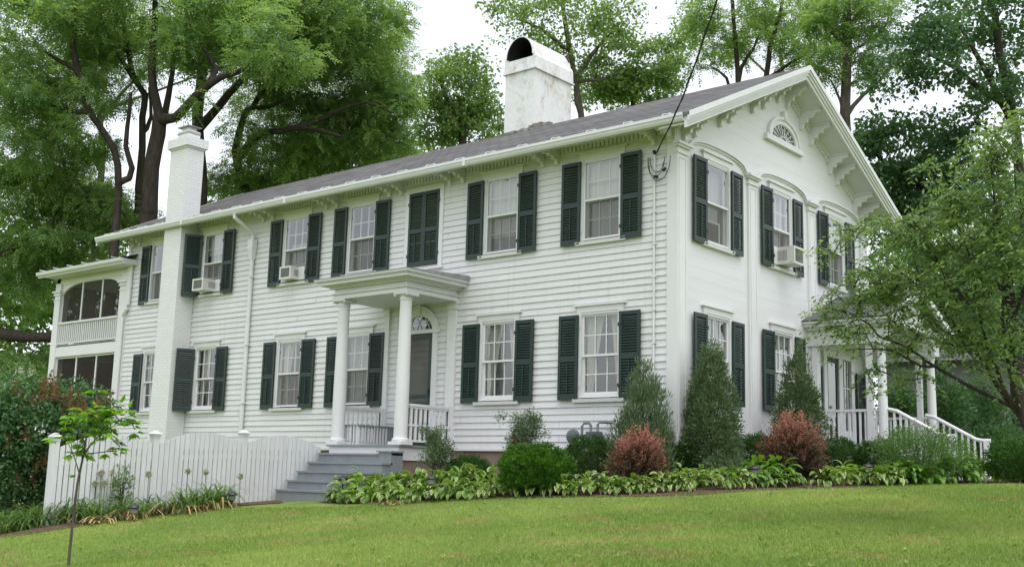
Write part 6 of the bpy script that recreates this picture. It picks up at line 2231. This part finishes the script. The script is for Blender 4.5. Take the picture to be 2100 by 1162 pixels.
        obj('foliage', leaf_mesh('foliage', P, A, N, .034 * s, .016 * s, L_BARB, T, .1), t)
    barberry(1308, 16.9, 78, 112, 'smaller pink red barberry in front of the blue green juniper', 61)
    barberry(1628, 17.9, 76, 140, 'larger round red barberry in front of the dark conifer cone', 62)
    p = ground_at(1890, 18.6)
    shrub('spirea', 'wide soft gray green shrub hiding the foot of the side porch steps', 'shrub', p, (px(98, 18.6), px(70, 18.6), px(112, 18.6)), 700, L_SPIR, (.040, .014), r, 'ball', 14, upb=.7, clump=.12, per=24, inner=.33)
    p = ground_at(2095, 18.5)
    shrub('spirea', 'dark rounded shrub at the right edge beyond the last handrail', 'shrub', p, (px(62, 18.5), px(60, 18.5), px(85, 18.5)), 420, L_YEW, (.05, .02), r, 'ball', 8, upb=.4, clump=.10, per=26, inner=.3)
    for u, dep, wd, hh, lab in ((2040, 24, 60, 110, 'shaded green bush in front of the dark board fence'), (1860, 26, 50, 100, 'shaded bush seen between the side porch columns'), (1940, 25, 50, 230, 'dark tall bush beyond the far side porch column'), (2020, 27, 60, 210, 'dark leafy bush against the neighbouring house wall'), (1850, 28, 40, 210, 'dark tall bush seen under the side porch roof')):
        p = ground_at(u, dep)
        shrub('shade_bush', lab, 'bush', p, (px(wd, dep), px(wd, dep), px(hh, dep)), 260, L_DARK, (.09, .06), r, 'ball', 8, upb=.3, clump=.2, per=22, inner=.4)
    # lilac with rusty seed heads at the left
    lil = ground_at(95, 18.5)
    D1 = 18.5
    rr = np.random.default_rng(71)
    t = empty('lilac_bush', tuple(lil)); tag(t, 'big dark lilac bush with rusty brown seed heads beside the fence end', 'bush')
    cr = [((90, 880, 110, 90, D1, 1.0), 330), ((50, 980, 100, 90, D1, 1.0), 260), ((130, 960, 70, 90, D1 + .3, .8), 150), ((20, 830, 70, 60, D1, .8), 110), ((150, 830, 60, 50, D1 + .4, .6), 80), ((185, 870, 40, 60, D1 + .5, .4), 50)]
    C = np.concatenate([ellipse_pts(E, n, rr) for E, n in cr]) - lil
    keep = C[:, 2] > .05
    C = C[keep]
    m = MB()
    for k in range(16):
        q = C[rr.integers(len(C))]
        m.tube([(rr.normal() * .15, rr.normal() * .15, -.1), tuple(q * np.array([.4, .4, .5])), tuple(q)], [.03, .02, .006], 5)
    m.build('stem', BARK, t)
    pos, ax, nor, L, W_, tone = simple_leaves(C, 24, .2, rr, (.085, .05), .9, .3, .5)
    obj('foliage', leaf_mesh('foliage', pos, ax, nor, L, W_, L_LILAC, tone, .12), t)
    H = []
    for (u, v, n, sp) in ((90, 800, 9, 16), (125, 810, 6, 14), (55, 815, 4, 12), (165, 850, 6, 12), (140, 845, 4, 10), (20, 800, 2, 8), (215, 835, 4, 10), (90, 960, 4, 18), (45, 1000, 5, 18), (60, 900, 3, 14), (150, 815, 3, 8), (200, 855, 3, 8), (110, 1030, 3, 14), (20, 905, 2, 10)):
        for k in range(n):
            H.append(DP(u + rr.normal() * sp, v + rr.normal() * sp * .7, D1 - .75 + rr.random() * .3) - lil)
    H = np.array(H)
    n = 70
    f = rr.random((len(H), n))
    c = H[:, None, :] + np.stack([rr.normal(size=f.shape) * .035 * (1.15 - f), rr.normal(size=f.shape) * .035 * (1.15 - f), (f - .3) * .22], -1)
    c = c.reshape(-1, 3)
    obj('seed_panicle', leaf_mesh('seed_panicle', c, rand_dir(len(c), rr) + np.array([0, 0, .4]), rand_dir(len(c), rr), .024, .014, L_RUST, rr.random(len(c)), .1), t)
    # pale blossom shrub behind it
    q = ground_at(15, 21.5)
    t = empty('flowering_shrub', tuple(q)); tag(t, 'shrub with small cream blossoms above the lilac at the left edge', 'shrub')
    E = ((20, 800, 50, 50, 21.5, .6), 60)
    C = ellipse_pts(E[0], E[1], rr) - q
    m = MB()
    for k in range(7):
        e = C[k]
        m.tube([(0, 0, -.1), tuple(e * .5), tuple(e)], [.02, .014, .004], 5)
    m.build('stem', BARK, t)
    pos, ax, nor, L, W_, tone = simple_leaves(C, 26, .22, rr, (.09, .05), .9, .3, .5)
    obj('foliage', leaf_mesh('foliage', pos, ax, nor, L, W_, L_SPIR, tone, .12), t)
    F = np.array([DP(u, v, 20.9) for u, v in ((8, 795), (20, 790), (30, 800), (15, 808), (38, 812), (28, 775), (40, 760), (6, 825), (12, 840), (35, 790), (60, 765), (45, 820))]) - q
    c = np.repeat(F, 50, 0) + rr.normal(size=(len(F) * 50, 3)) * .045
    obj('blossom', leaf_mesh('blossom', c, rand_dir(len(c), rr), rand_dir(len(c), rr), .03, .022, L_BLOOM, rr.random(len(c)), .1), t)


plants()


# ---- hostas ---------------------------------------------------------------
def hosta_mesh(seed, cream=True):
    r = np.random.default_rng(seed)
    V, Fq, MI, T = [], [], [], []
    nseg, ncol = 7, 8
    nl = 46
    for k in range(nl):
        a = r.random() * 2 * math.pi
        ring = r.random()
        L = r.uniform(.13, .215)
        Wd = L * r.uniform(.36, .50)
        pet = .06 + .14 * ring
        rise = r.uniform(.10, .22) * (1.25 - ring)
        base = np.array([math.cos(a) * .03, math.sin(a) * .03, 0])
        out = np.array([math.cos(a), math.sin(a), 0.0])
        sd = np.array([-math.sin(a), math.cos(a), 0.0])
        p0 = base + out * pet + np.array([0, 0, .05 + rise])
        k0 = len(V)
        pitch = r.uniform(.6, 1.3) * (1.15 - ring)
        tl = r.random()
        tw = r.normal() * .25
        vari = r.random() < .6
        for i in range(nseg + 1):
            f = i / nseg
            ang = pitch - f * (1.3 + .5 * ring)
            if i == 0:
                c = p0.copy()
            else:
                c = c + (out * math.cos(ang) + np.array([0, 0, 1.0]) * math.sin(ang)) * (L / nseg)
            wdt = Wd * (math.sin(math.pi * min(1, f ** .75 * .98 + .02))) ** .8
            up = -out * math.sin(ang) + np.array([0, 0, 1.0]) * math.cos(ang)
            for j in range(ncol + 1):
                s = (j / ncol - .5)
                V.append(c + sd * wdt * s + up * (abs(s) * wdt * .35 + wdt * s * tw))
        for i in range(nseg):
            for j in range(ncol):
                q = k0 + i * (ncol + 1) + j
                Fq.append((q, q + 1, q + ncol + 2, q + ncol + 1))
                edge = j in (0, ncol - 1) or i == nseg - 1
                MI.append(1 if edge and cream and vari else 0)
                T.append(tl)
    V = np.array(V)
    return np_mesh('hosta', V, np.array(Fq), [L_HOSTA if cream else L_HOSTAD, L_CREAM], np.array(MI), np.array(T), True)


def hostas():
    r = np.random.default_rng(81)
    cm = [hosta_mesh(900 + k) for k in range(5)]
    gm = [hosta_mesh(950 + k, False) for k in range(3)]
    def put(mesh, u, dep, s, label, group, xy=None):
        p = ground_at(u, dep)
        o = obj('hosta', mesh)
        tag(o, label, 'hosta', group)
        o.location = p
        o.rotation_euler = (r.normal() * .08, r.normal() * .08, r.random() * 6.28)
        o.scale = (s * r.uniform(.92, 1.1), s * r.uniform(.92, 1.1), s * r.uniform(.9, 1.15))
    LB = 'cream edged hosta clump in the long front bed left of the bare soil patch'
    LR = 'cream edged hosta clump in the short bed right of the larger red barberry'
    LG = 'plain green hosta clump at the right end of the bed below the side porch'
    # front bed
    u = 705
    while u < 1610:
        d0 = np.interp(u, [690, 850, 1000, 1200, 1300, 1450, 1610], [18.9, 17.75, 17.0, 16.25, 16.2, 16.35, 17.1])
        put(cm[r.integers(5)], u, d0 + .15, .95 if u < 1000 else .82, LB, 'cream edged hostas in the front bed')
        if u < 1010 or 1190 < u:
            put(cm[r.integers(5)], u + 16, d0 + .62, (1.25 if u < 1000 else .85), LB, 'cream edged hostas in the front bed')
        if u < 960:
            put(cm[r.integers(5)], u + 6, d0 + 1.05, 1.15, LB, 'cream edged hostas in the front bed')
        u += 33 if u < 1000 else 30
    for u, d in ((1560, 17.2), (1595, 17.5)):
        put(gm[0], u, d, 1.2, 'plain darker green hosta clump before the larger red barberry', 'plain hostas by the red barberry')
    for u, d, s in ((1690, 17.7, .95), (1722, 17.9, 1.0), (1755, 18.0, .95), (1790, 18.1, .95), (1822, 18.2, 1.0), (1738, 18.4, .9), (1805, 18.6, 1.0)):
        put(cm[r.integers(5)], u, d, s, LR, 'cream edged hostas below the side porch')
    for u, d, s in ((1850, 18.3, 1.15), (1885, 18.3, 1.2), (1920, 18.4, 1.2), (1955, 18.5, 1.25), (1990, 18.7, 1.25), (2025, 18.9, 1.2), (1870, 18.8, 1.2), (1940, 18.9, 1.2)):
        put(gm[r.integers(3)], u, d, s, LG, 'plain green hostas below the side porch')
    # straw-coloured dying clump at the front, left part
    def strap(name, label, u, dep, n, L, spread, mats, frac, group, seed, up=1.0):
        rr = np.random.default_rng(seed)
        V, Fq, MI, T = [], [], [], []
        for k in range(n):
            a = rr.random() * 6.28
            out = np.array([math.cos(a), math.sin(a), 0])
            sd = np.array([-math.sin(a), math.cos(a), 0])
            dead = rr.random() < frac
            l = L * rr.uniform(.6, 1.1)
            el = rr.uniform(.9, 1.45) * up if not dead else rr.uniform(.2, .9)
            c = np.array([rr.normal() * spread, rr.normal() * spread, 0.0])
            k0 = len(V)
            for i in range(7):
                f = i / 6
                if i:
                    c = c + (out * math.cos(el) + np.array([0, 0, 1.0]) * math.sin(el)) * l / 6
                    el -= (.35 if not dead else .42)
                c[2] = max(c[2], .01)
                w_ = .011 * (1 - f ** 2.2) + .001
                V.append(c - sd * w_); V.append(c + sd * w_)
            tl = rr.random()
            for i in range(6):
                q = k0 + i * 2
                Fq.append((q, q + 1, q + 3, q + 2)); MI.append(1 if dead else 0); T.append(tl)
        o = obj(name, np_mesh(name, np.array(V), np.array(Fq), mats, np.array(MI), np.array(T)))
        o.location = ground_at(u, dep)
        tag(o, label, 'daylily', group)
        return o
    strap('dried_leaf_clump', 'straw coloured withered leaf clump spilling onto the lawn edge', 805, 17.75, 55, .34, .06, [L_LILY, L_STRAW], .85, None, 5)
    for k, (u, d) in enumerate(((215, 17.0), (262, 17.3), (305, 17.5), (345, 17.7), (385, 17.9), (425, 18.2), (460, 18.5), (240, 17.7), (320, 18.1), (400, 18.5), (445, 18.7), (283, 17.2), (368, 17.6), (440, 18.15))):
        strap('daylily_clump', 'strap leaved green and straw clump along the foot of the picket fence', u + r.normal() * 6, d, int(r.uniform(45, 110)), r.uniform(.5, .88), .08, [L_LILY, L_STRAW], r.uniform(.3, .75), 'daylilies along the picket fence', 200 + k)
    for k, (u, d) in enumerate(((25, 17.0), (65, 17.1), (105, 17.2), (150, 17.2), (185, 17.2), (45, 17.6), (90, 17.7), (130, 17.8))):
        strap('iris_clump', 'lush green strap leaved clump under the lilac bush', u, d, 90, .80, .12, [L_LILY, L_STRAW], .12, 'green clumps under the lilac', 240 + k)
    for k, (u, d) in enumerate(((690, 18.9), (712, 18.6))):
        strap('grass_tuft', 'fine arching green tuft at the foot of the gray steps', u, d, 90, .38, .06, [L_LILY, L_STRAW], .04, 'green tufts by the gray steps', 260 + k)
    for k, (u, d) in enumerate(((800, 19.2), (830, 19.3), (865, 19.2))):
        strap('grass_tuft', 'thin upright grassy tuft against the porch foundation', u, d, 40, .42, .08, [L_LILY, L_STRAW], .35, 'grassy tufts by the porch foundation', 270 + k)
    # leafy weed by the fence
    p = ground_at(245, 17.9)
    shrub('rose_bush', 'thin leafy green bush leaning against the picket fence', 'bush', p, (.22, .2, .75), 60, L_SPIR, (.05, .028), r, 'ball', 7, upb=.5, clump=.09, per=16)
    # allium seed heads
    for u, v, d in ((196, 991, 17.6), (208, 969, 17.7), (229, 969, 17.7), (215, 990, 17.7), (385, 966, 18.2), (422, 967, 18.3), (493, 976, 18.7), (305, 972, 18.0)):
        h = DP(u, v, d)
        g = gz(h[0], h[1])
        t = empty('allium', (h[0], h[1], g))
        tag(t, 'round tan allium seed head on a thin stem before the white fence', 'flower', 'allium seed heads by the fence')
        z = h[2] - g
        m = MB(); m.tube([(0.03, 0, -.02), (.01, 0, z * .5), (0, 0, z)], .005, 5); m.build('stem', L_LILY, t)
        rr = np.random.default_rng(int(u))
        dd = rand_dir(110, rr)
        obj('seed_head', leaf_mesh('seed_head', dd * .012 + np.array([0, 0, z]), dd, rand_dir(110, rr), .055, .011, L_SEED, rr.random(110), .1), t)


hostas()


def grass():
    r = np.random.default_rng(91)
    def hit(n, u0, u1, d0, d1):
        u = r.uniform(u0, u1, n)
        d = 1 / np.sqrt(r.uniform(1 / d1 ** 2, 1 / d0 ** 2, n)) if False else r.uniform(d0, d1, n)
        q = CAM[None] + (FW[None] + R2[None] * ((u - 1050) / F_PX)[:, None]) * d[:, None]
        return q[:, :2]
    P = np.concatenate([hit(220000, -80, 2180, 8.5, 18.6), hit(45000, -520, -80, 8.5, 18.6), hit(45000, 2180, 2620, 8.5, 18.6)])
    # keep only blades standing on the lawn (outside the beds)
    def inside(P, poly):
        x, y = P[:, 0], P[:, 1]
        c = np.zeros(len(P), bool)
        j = len(poly) - 1
        for i in range(len(poly)):
            xi, yi = poly[i]; xj, yj = poly[j]
            cond = ((yi > y) != (yj > y)) & (x < (xj - xi) * (y - yi) / (yj - yi + 1e-12) + xi)
            c ^= cond
            j = i
        return c
    k = ~inside(P, BED_FRONT + BED_BACK[::-1]) & ~inside(P, LBED_FRONT + LBED_BACK[::-1])
    P = P[k]
    k = ~((P[:, 0] < .2) & (P[:, 1] > -.2)) & ~((P[:, 0] > -6.75) & (P[:, 0] < -4.7) & (P[:, 1] > -2.65))
    P = P[k]
    n = len(P)
    z = gz_np(P)
    B = np.column_stack([P, z])
    h = r.uniform(.018, .045, n)
    lean = r.normal(size=(n, 2)) * .55
    tip = B + np.column_stack([lean * h[:, None], h])
    s = np.column_stack([r.normal(size=(n, 2)), np.zeros(n)])
    s = unit(s) * .0038
    V = np.stack([B - s, B + s, tip], 1).reshape(-1, 3)
    Fa = np.arange(3 * n).reshape(-1, 3)
    patch = .48 + .30 * np.sin(P[:, 0] * .9 + 1.3 * np.sin(P[:, 1] * .6)) * np.cos(P[:, 1] * .8) + .12 * np.sin(P[:, 0] * 3.1) * np.sin(P[:, 1] * 2.7)
    patch = patch - .30 / (1 + np.exp(-(P[:, 0] - 4.8) * 1.4))      # lower tone to the right: tree shade painted in, plus greener turf
    tone = np.clip(patch + r.normal(0, .2, n), 0, 1)
    dry = (np.sin(P[:, 0] * 2.3 + 2 * np.sin(P[:, 1] * 1.7)) * np.sin(P[:, 1] * 2.9 + 1.5 * np.sin(P[:, 0] * 1.1)) + r.normal(0, .30, n)) > .92
    o = obj('grass', np_mesh('grass', V, Fa, [L_GRASS, L_STRAW], dry.astype(int), tone))
    tag(o, 'short mown yellow green grass blades of the lawn', 'grass', kind='stuff')
    # broad-leaved weeds and a few dry leaves in the turf
    Q = hit(420, -60, 2160, 8.8, 17.5)
    Q = Q[~inside(Q, BED_FRONT + BED_BACK[::-1]) & ~inside(Q, LBED_FRONT + LBED_BACK[::-1]) & ~((Q[:, 0] < .2) & (Q[:, 1] > -.2)) & ~((Q[:, 0] > -6.75) & (Q[:, 0] < -4.7) & (Q[:, 1] > -2.65))]
    c = np.repeat(np.column_stack([Q, gz_np(Q) + .02]), 9, 0)
    m_ = len(c)
    ax = unit(np.column_stack([r.normal(size=(m_, 2)), r.uniform(.1, .9, m_)]))
    sz = np.repeat(r.uniform(.02, .055, len(Q)), 9)
    o = obj('lawn_weeds', leaf_mesh('lawn_weeds', c, ax, np.array([0, 0, 1.0]) + r.normal(size=(m_, 3)) * .3, sz, sz * .35, L_GRASS, np.repeat(r.random(len(Q)), 9), .1))
    tag(o, 'scattered low weed tufts in the lawn', 'weeds', kind='stuff')
    # distant woodland behind everything
    C = []
    for E, m in (((30, 700, 200, 130, 48, 3), 150), ((-350, 720, 260, 150, 50, 4), 150), ((2500, 720, 260, 170, 52, 4), 150), ((2700, 560, 200, 150, 54, 4), 90), ((-500, 560, 200, 140, 54, 4), 90), ((300, 640, 200, 110, 52, 3), 110), ((2000, 700, 300, 130, 52, 4), 170), ((120, 520, 200, 70, 52, 3), 110), ((620, 430, 200, 50, 55, 3), 80), ((1950, 560, 160, 60, 50, 3), 70), ((900, 340, 160, 30, 58, 3), 40)):
        C.append(ellipse_pts(E, m, r))
    C = np.concatenate(C)
    pos, ax, nor, L, W_, tone = simple_leaves(C, 42, 1.3, r, (.28, .20), .7, .2, .5)
    k = pos[:, 2] > gz_np(pos[:, :2])
    o = obj('far_woodland', leaf_mesh('far_woodland', pos[k], ax[k], nor[k], L[k], W_[k], L_FAR, tone[k]))
    tag(o, 'shady woodland mass far behind the house and its trees', 'woodland', kind='stuff')


grass()


def street_trees():
    """trees over the street behind the viewer: they stand in the window glass and shade that side of the sky"""
    r = np.random.default_rng(99)
    for k, (x, y, h, lab) in enumerate(((-22, -44, 13, 'broad street tree beyond the lawn opposite the sleeping porch'), (-6, -50, 14, 'broad street tree beyond the lawn opposite the entry porch'), (10, -52, 13, 'broad street tree across the road behind the viewer'), (36, -12, 10, 'street tree beyond the lawn facing the gable'))):
        g = gz(x, y)
        C = np.array([x, y, g + h * .6]) + rand_dir(120, r) * (r.random((120, 1)) ** .4) * np.array([5.5, 5.5, h * .38])
        nodes, par, rad, tips = grow([([np.array([x, y, g - .2]), np.array([x + .2, y, g + h * .3]), np.array([x, y, g + h * .7])], (.4, .15), None)], C, r, 1.2)
        t = empty('street_tree', (x, y, g)); tag(t, lab, 'tree')
        org = np.array([x, y, g])
        obj('trunk', wood_mesh('trunk', nodes - org, par, rad, BARK, 6), t)
        pos, ax, nor, L, W_, tone = simple_leaves(C, 45, 1.4, r, (.42, .3), .6, .2, .5)
        obj('crown', leaf_mesh('crown', pos - org, ax, nor, L, W_, L_FAR, tone), t)


street_trees()
